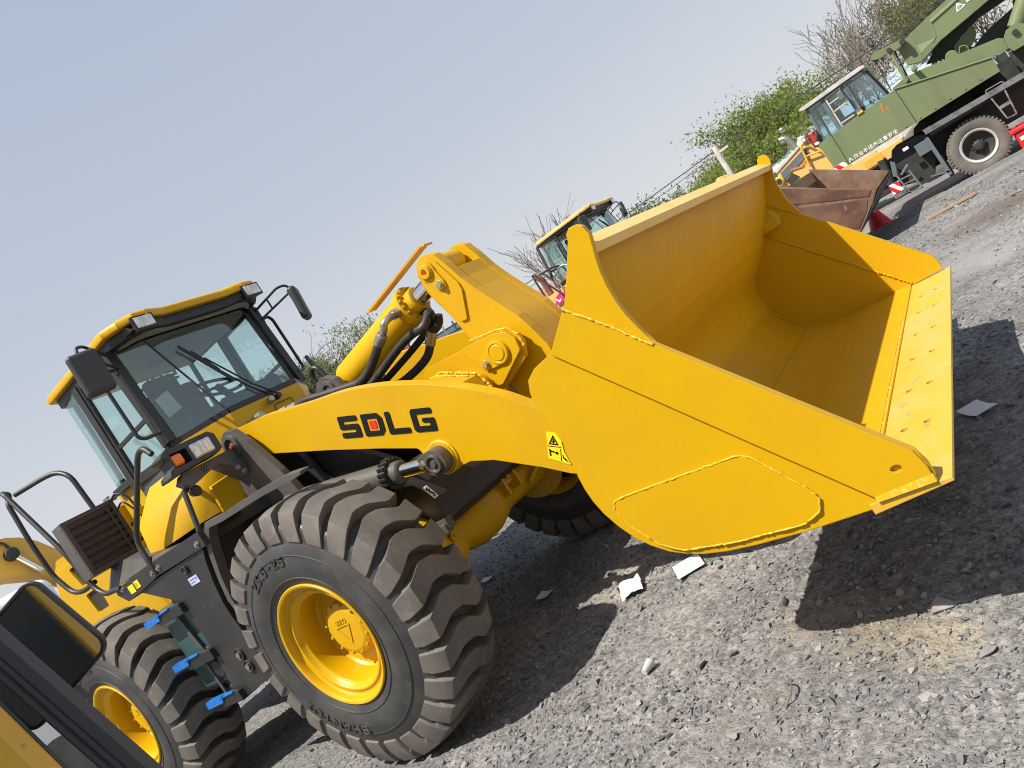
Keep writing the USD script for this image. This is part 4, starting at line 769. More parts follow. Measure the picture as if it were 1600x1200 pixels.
            part(stp, 'reflector_tape', [hullm([(xl - 0.06, s * 1.33, z - 0.03), (xl + 0.16, s * 1.33, z - 0.02), (xl + 0.18, s * 1.33, z + 0.025), (xl - 0.05, s * 1.33, z + 0.02), (xl - 0.06, s * 1.28, z - 0.03), (xl + 0.16, s * 1.28, z - 0.02), (xl + 0.18, s * 1.28, z + 0.025), (xl - 0.05, s * 1.28, z + 0.02)]), hullm([(xl + 0.14, s * 1.335, z + 0.012), (xl + 0.33, s * 1.33, z + 0.026), (xl + 0.33, s * 1.30, z + 0.026), (xl + 0.14, s * 1.29, z + 0.026), (xl + 0.33, s * 1.33, z + 0.018)])], blue, 20)
        part(lp, 'step_rail', [bar((-1.62, s * 1.24, 1.33), (-1.55, s * 1.24, 0.98), 0.012, 0.045, (1, 0, 0)), bar((-1.58, s * 1.22, 1.37), (-1.40, s * 1.24, 1.30), 0.01, 0.05), bar((-1.58, s * 1.22, 0.99), (-1.36, s * 1.24, 0.93), 0.01, 0.04), bar((-1.62, s * 1.24, 0.98), (-1.60, s * 1.24, 0.62), 0.012, 0.03, (1, 0, 0))], dgrey2)
        part(lp, 'filter_bowl', [cyl((-1.47, s * 1.20, 0.84), (-1.47, s * 1.27, 0.84), 0.07, 24, ch=0.012), cyl((-1.47, s * 1.25, 0.70), (-1.44, s * 1.25, 0.66), 0.02, 10)], black, 40)
        # handrails
        R = 0.0185
        part(lp, 'handrail', pipe([(-1.89, s * 1.305, 1.630), (-1.98, s * 1.31, 1.645), (-2.12, s * 1.31, 1.655), (-2.21, s * 1.31, 1.74), (-2.30, s * 1.31, 2.08), (-2.595, s * 1.31, 2.68), (-2.64, s * 1.30, 2.70), (-2.68, s * 1.24, 2.68), (-2.655, s * 1.30, 2.62), (-2.64, s * 1.32, 2.30), (-2.63, s * 1.32, 1.98), (-2.53, s * 1.31, 1.80), (-2.40, s * 1.30, 1.765), (-2.22, s * 1.28, 1.775)], R, 0.07, 14), dgrey, 60)
        part(lp, 'handrail', pipe([(-2.52, s * 1.28, 2.63), (-2.30, s * 1.15, 2.62), (-2.20, s * 1.10, 2.60), (-2.10, s * 1.08, 2.52), (-2.07, s * 1.08, 2.18)], R, 0.09, 14), dgrey, 60)
        part(lp, 'grab_handle', pipe([(-1.385, s * 1.30, 1.57), (-1.39, s * 1.30, 1.67), (-1.425, s * 1.28, 1.82), (-0.99, s * 1.20, 2.285 - 0.03), (-0.90, s * 1.20, 2.30 - 0.03), (-0.85, s * 1.20, 2.20)], R, 0.09, 14), dgrey, 60)
        part(lp, 'stalk', [cyl((-0.78, s * 1.20, 1.90), (-0.775, s * 1.27, 1.60), 0.016, 12)], dgrey)
        part(lp, 'platform_bolts', [bolt((x, s * 1.30, z), (0, s, 0), 0.014, 0.016) for x, z in ((-1.33, 1.60), (-1.43, 1.592), (-0.80, 1.585), (-1.885, 1.615))], steel)
        # yellow tank cover below the cab and cowl by the pivot
        tk = hullm([(-1.50, s * 0.70, 2.12), (-1.50, s * 1.02, 2.06), (-1.46, s * 0.99, 2.10), (-1.12, s * 0.95, 2.10), (-1.06, s * 0.90, 2.09), (-1.05, s * 1.02, 2.0), (-0.98, s * 1.09, 1.88), (-0.96, s * 1.10, 1.69), (-1.52, s * 1.20, 1.69), (-1.54, s * 1.16, 1.90), (-0.96, s * 0.70, 1.69), (-0.98, s * 0.70, 2.0), (-1.55, s * 0.7, 1.69)])
        part(lp, 'tank_cover', tk, Y, 35)
        part(lp, 'front_cowl', hullm([(-0.93, s * 0.96, 1.68), (-0.93, s * 0.70, 1.68), (-0.94, s * 0.93, 1.86), (-0.94, s * 0.72, 1.88), (-1.2, s * 0.96, 1.68), (-1.2, s * 0.70, 1.68), (-1.1, s * 0.93, 1.9), (-1.1, s * 0.7, 1.9)]), Y, 20)
        part(lp, 'cover_hinge', [cyl((-1.56, s * 1.10, 1.74), (-1.56, s * 1.06, 2.06), 0.012, 10), bx(-1.60, -1.55, *sorted((s * 1.02, s * 1.12)), 1.76, 1.80), bx(-1.60, -1.55, *sorted((s * 1.0, s * 1.10)), 1.98, 2.02)], Y)
        part(lp, 'cowl_hinge', cyl((-0.925, s * 0.955, 1.72), (-0.93, s * 0.95, 1.84), 0.012, 10), Y)
    if main:
        part(lp, 'yellow_notice', ext(rp(sbox(-1.815, 1.555, -1.735, 1.612), 0.006), -1.304, -1.301), sticker_yellow)
        part(lp, 'yellow_notice', ext(rp(sbox(-1.715, 1.565, -1.645, 1.618), 0.004), -1.304, -1.301), sticker_yellow)
        part(lp, 'notice_print', [ext(sbox(-1.683, 1.575, -1.678, 1.605), -1.3055, -1.3045), ext(sbox(-1.705, 1.57, -1.70, 1.61), -1.3055, -1.3045)], logo_black)
        part(lp, 'lavender_sticker', ext(sbox(-1.135, 1.388, -1.02, 1.44), -1.289, -1.2865), lavender)
        part(lp, 'sticker_print', [ext(strokes([[(-1.125, 1.425), (-1.05, 1.425)], [(-1.125, 1.405), (-1.07, 1.405)], [(-1.05, 1.415), (-1.03, 1.425)]], 0.003), -1.2905, -1.2892)], logo_grey)
        part(lp, 'door_mark', ext(sbox(-1.445, 2.150, -1.415, 2.165), -0.694, -0.6925), logo_black)
        # condenser box
        cb = group_part(lp, 'condenser_box')
        part(cb, 'casing', bx(-2.10, -1.965, -1.385, -1.005, 1.795, 2.215), dgrey2)
        part(cb, 'frame', [bx(-1.965, -1.94, -1.385, -1.355, 1.795, 2.215), bx(-1.965, -1.94, -1.035, -1.005, 1.795, 2.215), bx(-1.965, -1.94, -1.355, -1.035, 1.795, 1.825), bx(-1.965, -1.94, -1.355, -1.035, 2.185, 2.215), bx(-1.962, -1.942, -1.075, -1.062, 1.825, 2.185)], brown_dark)
        for z in np.linspace(1.842, 2.168, 7): part(cb, 'louvre', bar((-1.952, -1.355, z), (-1.952, -1.035, z), 0.012, 0.034, (0.3, 0, 1)), louvre_m)
        part(cb, 'mesh', [bx(-1.967, -1.9635, -1.355, -1.035, 1.825, 2.185)], louvre_m)
        for z in (1.82, 2.0, 2.18): part(cb, 'screw', bolt((-1.99, -1.385, z), (0, -1, 0), 0.006, 0.006), steel)
        part(lp, 'condenser_pipes', [sweep(catmull([(-1.93, -1.02, 2.20), (-1.86, -1.0, 2.22), (-1.80, -0.97, 2.14), (-1.80, -0.96, 1.9)]), 0.008, 8), sweep(catmull([(-1.93, -1.02, 2.12), (-1.84, -1.0, 2.14), (-1.78, -0.97, 2.0)]), 0.007, 8), cyl((-1.92, -1.0, 1.98), (-1.9, -0.97, 1.98), 0.016, 8), cyl((-1.92, -1.0, 1.86), (-1.9, -0.97, 1.86), 0.016, 8)], black)
        part(lp, 'cab_latch', [cyl((-2.36, -0.80, 2.27), (-2.30, -0.80, 2.26), 0.02, 10), bx(-2.44, -2.36, -0.82, -0.80, 2.22, 2.30)], steel)
    # frame plates under the cab, hinge
    part(lp, 'rear_frame', [bx(-3.6, -1.25, -0.42, 0.42, 0.80, 1.65), bx(-1.5, -0.95, -0.30, 0.30, 0.75, 1.55)], dgrey)
    # rear hood
    hood = [(-4.35, 1.10), (-4.35, 1.85), (-4.15, 2.10), (-3.95, 2.20), (-3.66, 2.19), (-2.56, 2.23), (-2.56, 1.15)]
    part(lp, 'rear_hood', ext(hood, -0.72, 0.72, 0.03), Y, 30)
    for s in (-1, 1):
        y0, y1 = sorted((s * 0.72, s * 0.735))
        hv = [[(-3.76, 2.06), (-3.46, 2.06), (-3.46, 1.87), (-3.70, 1.87)], [(-3.75, 1.79), (-3.46, 1.79), (-3.48, 1.60), (-3.72, 1.60)], [(-3.74, 1.53), (-3.50, 1.53), (-3.52, 1.42), (-3.72, 1.42)]]
        side = Polygon([(-4.10, 1.15), (-4.10, 1.95), (-3.98, 2.10), (-3.30, 2.12), (-2.75, 1.58), (-2.60, 1.30), (-2.60, 1.15)])
        for q in hv: side = side.difference(rp(Polygon(q), 0.015))
        part(lp, 'hood_side_panel', ext(side, *sorted((s * 0.722, s * 0.75))), Y, 25)
        for q in hv: part(lp, 'hood_vent', ext(rp(Polygon(q), 0.012), *sorted((s * 0.7225, s * 0.728))), louvre_m)
    part(lp, 'rear_counterweight', ext([(-4.6, 0.85), (-4.6, 1.35), (-4.35, 1.45), (-3.9, 1.40), (-3.9, 0.85)], -0.95, 0.95, 0.03), dgrey)
    build_cab(lp, door_open=not main)
    if main:
        build_bucket(lp)
    else:
        piv = (1.86, 0.96)
        def T(q): return rot_xz(q, piv, 42.0, (0.05, 0, -0.65))
        build_bucket(lp, T, False)
        part(lp, 'exhaust_pipe', [pipe([(-3.0, -0.42, 2.10), (-3.0, -0.42, 2.62), (-3.12, -0.42, 2.74)], 0.065, 0.12, 16)], rust_pipe, 60)
        part(lp, 'logo_plate', ext(rp(Polygon([(-2.86, 1.98), (-2.45, 1.98), (-2.48, 2.10), (-2.66, 2.165), (-2.78, 2.12)]), 0.02), -0.765, -0.752), pinkpaint)
        part(lp, 'logo_letter', [ext(strokes([[(-2.78, 2.10), (-2.74, 2.02), (-2.68, 2.05)]], 0.014), -0.768, -0.7655)], white)
        part(lp, 'platform_rail', [pipe([(-2.05, -1.30, 1.66), (-2.30, -1.30, 2.42), (-2.0, -1.30, 2.55), (-1.78, -1.30, 2.42), (-1.62, -1.3, 1.66)], 0.02, 0.1), cyl((-2.16, -1.30, 1.98), (-1.7, -1.30, 2.05), 0.016, 10), cyl((-2.36, -1.30, 1.66), (-2.28, -1.30, 2.42), 0.018, 10)], steel)
    return lp
build_loader('wheel_loader', 'new yellow wheel loader in front with SDLG lettering on its arm and raised empty bucket', (0, 0, 0), True)
build_loader('wheel_loader', 'second yellow wheel loader parked behind with open cab door and rusty bucket', (-0.95, 10.05, 0), False)
#SECTION2
# ------------------------------------------------------------------ ground
def sstep(a, b, x):
    t = np.clip((x - a) / (b - a), 0, 1); return t * t * (3 - 2 * t)
def ground_z(x, y):
    x = np.asarray(x, float); y = np.asarray(y, float)
    p = np.stack([x, y, np.zeros_like(x)], -1)
    z = -0.34 * sstep(10.8, 13.6, y)
    z = z + (meshkit.fbm(p * 0.7, 3, 3) - 0.5) * 0.05 * sstep(60, 15, np.hypot(x, y))
    return z - 0.012
def axis_pts(lo, hi, a, b, fine):
    mid = np.arange(a, b, fine)
    g1, g2, s, v = [], [], fine, a
    while v > lo: s *= 1.16; v -= s; g1.append(v)
    s, v = fine, b
    while v < hi: s *= 1.16; v += s; g2.append(v)
    return np.r_[g1[::-1], mid, g2]
gx, gy = axis_pts(-1500, 1500, -3.0, 5.2, 0.018), axis_pts(-1500, 1500, -2.6, 3.2, 0.018)
GX, GY = np.meshgrid(gx, gy, indexing='ij')
pp = np.stack([GX, GY, np.zeros_like(GX)], -1)
near = sstep(14, 4, np.hypot(GX - 2, GY))
GZ = ground_z(GX, GY) + near * ((meshkit.fbm(pp * 5, 3, 5) - 0.5) * 0.035 + (meshkit.fbm(pp * 22, 3, 9) - 0.5) * 0.022)
nx, ny = GX.shape
idx = np.arange(nx * ny).reshape(nx, ny)
F = np.stack([idx[:-1, :-1], idx[1:, :-1], idx[1:, 1:], idx[:-1, 1:]], -1).reshape(-1, 4)
gm = {
    'g': ('geometry', {}), 'p': ('principled_bsdf', {'roughness': 0.92, 'specular_ior_level': 0.25}),
    'n1': ('noise_texture', {'scale': 0.9, 'detail': 8.0, 'roughness': 0.65}),
    'r1': ('rgb_ramp', {'ramp': [(0.30, (0.10, 0.10, 0.104)), (0.45, (0.165, 0.164, 0.164)), (0.58, (0.215, 0.212, 0.208)), (0.72, (0.26, 0.252, 0.242))]}),
    'n2': ('noise_texture', {'scale': 26.0, 'detail': 7.0, 'roughness': 0.7}),
    'r2': ('rgb_ramp', {'ramp': [(0.30, (0.45, 0.45, 0.47)), (0.5, (0.95, 0.95, 0.95)), (0.70, (1.45, 1.42, 1.36))]}),
    'm1': ('mix', {'mix_type': 'multiply', 'fac': 1.0}),
    'v1': ('voronoi_texture', {'feature': 'f1', 'scale': 55.0}), 'v2': ('voronoi_texture', {'feature': 'f1', 'scale': 130.0}),
    'vc': ('rgb_to_bw', {}), 'vr': ('map_range', {'from_min': 0.0, 'from_max': 1.0, 'to_min': 0.6, 'to_max': 1.35}),
    'cc': ('combine_color', {}), 'm2': ('mix', {'mix_type': 'multiply', 'fac': 0.8}),
    'b1': ('bump', {'strength': 0.45, 'distance': 0.012, 'invert': True}), 'b2': ('bump', {'strength': 0.6, 'distance': 0.006, 'invert': True}),
    'b3': ('bump', {'strength': 0.5, 'distance': 0.02}),
}
gl_ = [('g.position', 'n1.vector'), ('n1.fac', 'r1.fac'), ('g.position', 'n2.vector'), ('n2.fac', 'r2.fac'), ('r1.color', 'm1.color1'), ('r2.color', 'm1.color2'),
       ('g.position', 'v1.vector'), ('g.position', 'v2.vector'), ('v1.color', 'vc.color'), ('vc.val', 'vr.value'), ('vr.result', 'cc.r'), ('vr.result', 'cc.g'), ('vr.result', 'cc.b'),
       ('m1.color', 'm2.color1'), ('cc.color', 'm2.color2'),
       ('v1.distance', 'b1.height'), ('v2.distance', 'b2.height'), ('b1.normal', 'b2.normal'), ('n2.fac', 'b3.height'), ('b2.normal', 'b3.normal'), ('b3.normal', 'p.normal')]
prev = 'm2.color'
# spilled sand and clay stains, each with its own place and outline
for i, (sx, sy, rad, col, amt) in enumerate([(2.50, -1.22, 0.22, (0.25, 0.20, 0.12), 0.5), (2.20, -1.02, 0.20, (0.25, 0.21, 0.16), 0.5), (2.68, -1.36, 0.16, (0.34, 0.28, 0.19), 0.5), (0.75, 0.05, 0.35, (0.34, 0.30, 0.25), 0.7), (2.9, 4.2, 0.7, (0.30, 0.29, 0.28), 0.6), (3.3, 6.4, 0.8, (0.11, 0.085, 0.07), 0.7), (2.0, -1.6, 0.3, (0.22, 0.20, 0.185), 0.3)]):
    n = 's%d' % i
    gm[n + 'd'] = ('vector_math', {'math_type': 'distance', 'vector2': (sx, sy, 0)})
    gm[n + 'n'] = ('noise_texture', {'scale': 5.0 / max(rad, 0.15) * 0.25, 'detail': 6.0, 'roughness': 0.7})
    gm[n + 'a'] = ('math', {'math_type': 'multiply_add', 'value2': rad * 2.2, 'value3': 0.0})
    gm[n + 's'] = ('math', {'math_type': 'subtract'})
    gm[n + 'r'] = ('map_range', {'from_min': rad * 0.75, 'from_max': rad * 0.1, 'to_min': 0.0, 'to_max': amt, 'clamp': True})
    gm[n + 'v'] = ('vector_math', {'math_type': 'multiply', 'vector2': (1, 1, 0)})
    gm[n + 'm'] = ('mix', {'mix_type': 'mix', 'color2': col})
    gl_ += [('g.position', n + 'v.vector1'), (n + 'v.vector', n + 'd.vector1'), ('g.position', n + 'n.vector'), (n + 'n.fac', n + 'a.value1'), (n + 'd.value', n + 's.value1'), (n + 'a.value', n + 's.value2'), (n + 's.value', n + 'r.value'), (n + 'r.result', n + 'm.fac'), (prev, n + 'm.color1')]
    gm[n + 'r'] = ('map_range', {'from_min': rad * 0.05, 'from_max': -rad * 0.8, 'to_min': 0.0, 'to_max': amt, 'clamp': True})
    prev = n + 'm.color'
gl_.append((prev, 'p.base_color'))
ground_m = usdkit.material(stage, '/World/Looks/gravel_ground', gm, gl_, surface='p.BSDF')
gp = usdkit.mesh(stage, '/World/ground', (np.stack([GX, GY, GZ], -1).reshape(-1, 3), F), ground_m, smooth=True)
tag(gp.GetPrim(), 'grey crushed stone yard ground with dusty patches', None, None, 'structure')

# loose gravel: angular chips in several shapes and tones
def chip(seed, flat=0.6):
    g = np.random.default_rng(seed); p = g.normal(size=(11, 3)); p /= np.linalg.norm(p, axis=1, keepdims=True); p *= (0.7 + 0.5 * g.random((11, 1)))
    p[:, 2] *= flat; return trimesh.convex.convex_hull(p)
pi = UsdGeom.PointInstancer.Define(stage, '/World/gravel')
tag(pi.GetPrim(), 'loose grey stone chips scattered over the yard', 'gravel', None, 'stuff')
protos = []
for i in range(8):
    pr = '/World/gravel/chips/chip' + ('' if i == 0 else '_%03d' % i)
    usdkit.mesh(stage, pr, chip(50 + i, 0.45 + 0.07 * (i % 5)), stone_m[[0, 1, 0, 2, 3, 1, 0, 1][i]], smooth=False); protos.append(Sdf.Path(pr))
pi.CreatePrototypesRel().SetTargets(protos)
NG = 95000
rr = 1.6 + 14.5 * rng.random(NG) ** 1.75
az = np.radians(-62 + 76 * rng.random(NG))
px, py = CAM[0] + rr * np.sin(az), CAM[1] + rr * np.cos(az)
clump = meshkit.fbm(np.stack([px * 1.4, py * 1.4, 0 * px], -1), 3, 21)
keep = rng.random(NG) < np.clip((clump - 0.33) * 4.0, 0.12, 1)
px, py, rr = px[keep], py[keep], rr[keep]; n = len(px)
size = np.exp(rng.normal(math.log(0.0052), 0.52, n)) * (0.8 + 0.085 * rr)
size = np.minimum(size, 0.034)
gi = np.array([np.searchsorted(gx, px), np.searchsorted(gy, py)])
pz = GZ[np.clip(gi[0], 0, nx - 1), np.clip(gi[1], 0, ny - 1)] + size * 0.20
pi.CreatePositionsAttr(Vt.Vec3fArray.FromNumpy(np.stack([px, py, pz], 1).astype(np.float32)))
pi.CreateProtoIndicesAttr(Vt.IntArray.FromNumpy(rng.integers(0, 8, n).astype(np.int32)))
pi.CreateScalesAttr(Vt.Vec3fArray.FromNumpy((size[:, None] * (0.75 + 0.5 * rng.random((n, 3)))).astype(np.float32)))
q = rng.normal(size=(n, 4)) * [1, 0.35, 0.35, 1]; q /= np.linalg.norm(q, axis=1, keepdims=True)
pi.CreateOrientationsAttr(Vt.QuathArray([Gf.Quath(float(a), Gf.Vec3h(float(b), float(c), float(d))) for a, b, c, d in q]))

# larger stones one could pick up, each its own object
def gz_at(x, y):
    return float(GZ[np.searchsorted(gx, x), np.searchsorted(gy, y)])
srng = np.random.default_rng(99)
LBL = ['grey angular stone lying loose on the gravel', 'dark slate stone chip lying loose on the gravel', 'tan stone lying loose on the gravel', 'blackish stone lying loose on the gravel']
first_stone = {}
def stone(x, y, s, kind, rot, label=None, group=None, shape=None):
    shape = int(srng.integers(0, 3)) if shape is None else shape
    key = (kind, shape)
    p = path_for('/World', 'stone')
    sc = s * (0.8 + 0.4 * srng.random(3))
    xf = UsdGeom.Xform.Define(stage, p)
    xf.AddTranslateOp().Set(Gf.Vec3d(x, y, gz_at(x, y) + s * 0.22)); xf.AddRotateZOp().Set(rot); xf.AddScaleOp().Set(Gf.Vec3f(*map(float, sc)))
    if key not in first_stone:
        usdkit.mesh(stage, p + '/rock', chip(200 + shape + 5 * kind, 0.55), stone_m[kind], smooth=False); first_stone[key] = p
    else:
        xf.GetPrim().GetReferences().AddInternalReference(first_stone[key]); xf.GetPrim().SetInstanceable(True)
    tag(xf.GetPrim(), label or LBL[kind], 'stone', group or ['loose grey stones on the gravel', 'loose slate stones on the gravel', 'loose tan stones on the gravel', 'loose black stones on the gravel'][kind])
cnt = 0
while cnt < 230:
    r = 1.9 + 6.5 * srng.random() ** 1.3; a = math.radians(-42 + 54 * srng.random())
    x, y = CAM[0] + r * math.sin(a), CAM[1] + r * math.cos(a)
    if -1.0 < x < 0.95 and -1.5 < y < -0.8: continue
    kind = int(srng.choice(4, p=[0.42, 0.28, 0.18, 0.12]))
    stone(x, y, float(np.exp(srng.normal(math.log(0.0145), 0.32))), kind, float(srng.random() * 360)); cnt += 1
def big(x, y, s, kind, label):
    p = path_for('/World', 'stone'); m_ = chip(400 + int(x * 100) % 50, 0.62).subdivide().subdivide(); v = m_.vertices
    m_.vertices = v * (1 + 0.22 * (meshkit.fbm(v * 1.6 + x, 3, 4)[:, None] - 0.5)) * s * [1.2, 0.9, 0.9] + [x, y, gz_at(x, y) + s * 0.15]
    o = usdkit.mesh(stage, p, m_, stone_m[kind], smooth=45); tag(o.GetPrim(), label, 'stone')
big(2.68, -1.16, 0.05, 2, 'large flat tan rock at the sunlit edge of the bucket shadow')
big(2.66, -1.62, 0.028, 2, 'small round brown pebble beside the yellowish clay stain')
big(2.86, -2.02, 0.034, 0, 'smooth grey cobble near the bottom edge of the photo')
big(3.02, -1.50, 0.030, 2, 'pale tan stone at the lower right of the gravel')
big(3.00, 0.35 - 1.2, 0.026, 0, 'grey stone just outside the bucket shadow on the right')
big(0.93, -1.55, 0.032, 0, 'upright grey stone in the gravel right of the front tyre')

# papers and litter on the gravel
def sheet(name, label, x, y, w, h, rot, curl, tilt=(0, 0), seed=0, crumple=0.0, mt=None):
    nx_, ny_ = 16, 10; u = np.linspace(-0.5, 0.5, nx_); v = np.linspace(-0.5, 0.5, ny_); Uu, Vv = np.meshgrid(u, v, indexing='ij')
    z = curl * (Uu * 2) ** 2 + tilt[0] * Uu + tilt[1] * Vv
    if crumple: z = z + crumple * (meshkit.fbm(np.stack([Uu * 4 + seed, Vv * 4, 0 * Uu], -1), 3, seed) - 0.4)
    X, Y_ = Uu * w, Vv * h; c, s = math.cos(rot), math.sin(rot)
    b = max(gz_at(x + dx, y + dy) for dx in (-w * .4, 0, w * .4) for dy in (-h * .4, 0, h * .4))
    P = np.stack([x + X * c - Y_ * s, y + X * s + Y_ * c, b + 0.014 + z - z.min()], -1).reshape(-1, 3)
    i = np.arange(nx_ * ny_).reshape(nx_, ny_); Fq = np.stack([i[:-1, :-1], i[1:, :-1], i[1:, 1:], i[:-1, 1:]], -1).reshape(-1, 4)
    top(name, (P, Fq), mt or paper_m, label, 'paper', smooth=True)
sheet('paper_sheet', 'white rectangular card lying flat under the yellow bucket belly', 1.322, -0.19, 0.215, 0.165, math.radians(-59), 0.004)
sheet('paper_sheet', 'small curled white paper slip in the shade right of the front tyre', -0.01, 0.178, 0.135, 0.10, math.radians(-5), 0.012, seed=2)
sheet('paper_sheet', 'thin white paper sliver half hidden beside the front tyre tread', -1.21, 0.99, 0.13, 0.09, math.radians(5), 0.015, seed=3)
sheet('paper_sheet', 'white paper sheet on dark gravel right of the bucket lip', 2.87, 0.485, 0.20, 0.12, math.radians(-60), 0.01, seed=4)
sheet('paper_sheet', 'small white scrap between the front axle and far tyre', -0.90, 2.10, 0.12, 0.06, math.radians(20), 0.01, seed=5)
sheet('paper_scrap', 'crumpled off white paper scrap left of the flat white card', 0.932, -0.225, 0.23, 0.14, math.radians(-60), 0.012, seed=6, crumple=0.05)
cp = revolve([(0.0, 0), (0.014, 0), (0.021, 0.066), (0.0195, 0.066), (0.013, 0.004), (0, 0.004)], (1.43, -1.165, gz_at(1.43, -1.165) + 0.020), (0.15, 0.95, 0.08), 20)
top('plastic_cup', cp, mat('cloudy_plastic', (0.42, 0.43, 0.44), 0.25), 'crushed clear plastic cup lying on the sunlit gravel', 'cup', 40)
top('twig', sweep(catmull([(2.15, -1.42, gz_at(2.15, -1.42) + 0.012), (2.19, -1.45, gz_at(2.15, -1.42) + 0.03), (2.20, -1.50, gz_at(2.15, -1.42) + 0.028), (2.18, -1.56, gz_at(2.15, -1.42) + 0.01)]), 0.0032, 7), bark, 'short bent dark twig on the gravel left of the clay stain', 'twig')
top('wooden_plank', bx(2.45, 3.1, 8.55, 8.68, ground_z(2.7, 8.6) + 0.01, ground_z(2.7, 8.6) + 0.035), wood_m, 'thin weathered plank on the ground before the green crane', 'plank')
top('wooden_plank', bar((2.2, 11.6, float(ground_z(2.2, 11.6)) + 0.03), (2.6, 11.9, float(ground_z(2.6, 11.9)) + 0.03), 0.10, 0.03), wood_m, 'short pale plank lying in shade beside the red cone', 'plank')

# ------------------------------------------------------------------ crane truck
CG = -0.345
def kx(x): return (x - 3.40) * 1.15
def kz(z): return (z + 0.155) * 1.15
def kp(pts): return [(kx(x), kz(z)) for x, z in pts]
cr = thing('crane_truck', 'olive green truck crane with lattice cab and boom behind the bucket at right', 'crane', (3.39, 13.45, CG))
body = Polygon(kp([(1.41, 1.785), (1.42, 1.24), (1.64, 1.19), (4.14, 1.17), (4.14, 1.42), (3.45, 1.66), (2.824, 1.855), (2.1, 1.825)]))
part(cr, 'superstructure_side', ext(body, -0.04, 0.06), green, 25)
part(cr, 'superstructure_core', ext(body.buffer(-0.05), 0.07, 2.3), green, 25)
for xa, xb, za in ((2.82, 2.84, 1.85), (1.66, 1.66, 1.80)): part(cr, 'panel_joint', bar((kx(xa), -0.043, kz(za)), (kx(xb), -0.043, kz(1.19)), 0.006, 0.012, (1, 0, 0)), green_dark)
part(cr, 'body_rivets', [bolt((kx(1.72 + 0.24 * i), -0.041, kz(1.225)), (0, -1, 0), 0.014, 0.012) for i in range(10)], green)
part(cr, 'body_ledge', [bar((kx(2.83), -0.05, kz(1.86)), (kx(4.15), -0.05, kz(1.425)), 0.03, 0.02)], green_pale)
wedge = Polygon(kp([(2.76, 1.84), (2.80, 1.90), (3.0, 1.93), (3.25, 1.90), (4.35, 1.63), (4.42, 1.56), (4.42, 1.40), (4.12, 1.42), (2.82, 1.85)]))
part(cr, 'upper_deck', ext(wedge, 0.25, 0.33), green, 25)
back = Polygon(kp([(3.36, 1.93), (3.50, 2.02), (3.85, 2.30), (6.0, 2.30), (6.0, 1.35), (4.40, 1.35), (4.30, 1.62)]))
win = rp(Polygon(kp([(3.86, 1.84), (3.95, 1.99), (4.10, 2.03), (4.30, 2.09), (4.72, 2.09), (4.80, 2.03), (4.76, 1.93), (4.30, 1.84), (4.05, 1.74)])), 0.03)
part(cr, 'turntable_frame', ext(back.difference(win), 0.95, 1.05), green_dark, 25)
part(cr, 'quadrant_plate', ext([(kx(3.83) + 0.0, kz(1.93))] + [(kx(3.83) + 0.40 * math.cos(t) * 0.98 + 0.02, kz(1.98) + 0.40 * math.sin(t) * 0.7) for t in np.linspace(-1.9, -0.1, 12)] + [(kx(4.13), kz(2.05))], 0.88, 0.92), green, 25)
part(cr, 'winch_drum', [cyl((kx(3.72), 0.5, kz(1.80)), (kx(3.72), 0.8, kz(1.80)), 0.11, 20, ch=0.01), pipe([(kx(3.82), 0.45, kz(1.76)), (kx(3.88), 0.45, kz(1.86)), (kx(3.96), 0.45, kz(1.82)), (kx(3.96), 0.45, kz(1.72))], 0.012, 0.03, 8)], green, 30)
boom = Polygon(kp([(3.14, 2.37), (3.40, 2.50), (3.72, 2.56), (7.0, 3.05), (7.0, 2.62), (4.62, 2.24), (3.70, 2.12), (3.34, 2.00), (3.14, 2.09)]))
part(cr, 'boom', ext(boom, 0.45, 1.05), green, 25)
part(cr, 'boom_rib', [bar((kx(3.72), 0.44, kz(2.47)), (kx(7.0), 0.44, kz(2.95)), 0.03, 0.05), bar((kx(3.42), 0.445, kz(2.49)), (kx(3.36), 0.445, kz(2.03)), 0.01, 0.012, (1, 0, 0)), bar((kx(3.72), 0.445, kz(2.47)), (kx(3.68), 0.445, kz(2.22)), 0.01, 0.012, (1, 0, 0)), bar((kx(3.68), 0.445, kz(2.22)), (kx(3.6), 0.445, kz(2.16)), 0.01, 0.012, (1, 0, 0))], green_pale)
part(cr, 'boom_facet', quad([(kx(3.37), 0.447, kz(2.12)), (kx(3.68), 0.447, kz(2.20)), (kx(3.40), 0.447, kz(2.27))], 0.002), green_pale)
lever = rp(Polygon(kp([(2.74, 2.50), (2.77, 2.56), (2.86, 2.58), (3.25, 2.50), (3.31, 2.46), (3.29, 2.40), (3.20, 2.41), (3.10, 2.40), (2.95, 2.44), (2.86, 2.44), (2.80, 2.46)])), 0.015)
part(cr, 'derrick_lever', ext(lever, 0.30, 0.42), green, 25)
part(cr, 'lever_pin', [cyl((kx(3.25), 0.25, kz(2.455)), (kx(3.25), 0.45, kz(2.455)), 0.05, 16), ], green_dark)
part(cr, 'lever_knob', [cyl((kx(3.035), 0.22, kz(2.465)), (kx(3.035), 0.42, kz(2.465)), 0.045, 16)], undercar)
part(cr, 'derrick_strut', [cyl((kx(3.035), 0.30, kz(2.45)), (kx(3.02), 0.20, kz(1.90)), 0.032, 12)], green, 40)
part(cr, 'strut_clamp', [bar((kx(3.04), 0.3, kz(2.15)), (kx(3.12), 0.3, kz(2.15)), 0.03, 0.04), cyl((kx(3.09), 0.35, kz(2.40)), (kx(3.06), 0.3, kz(1.93)), 0.016, 8)], undercar)
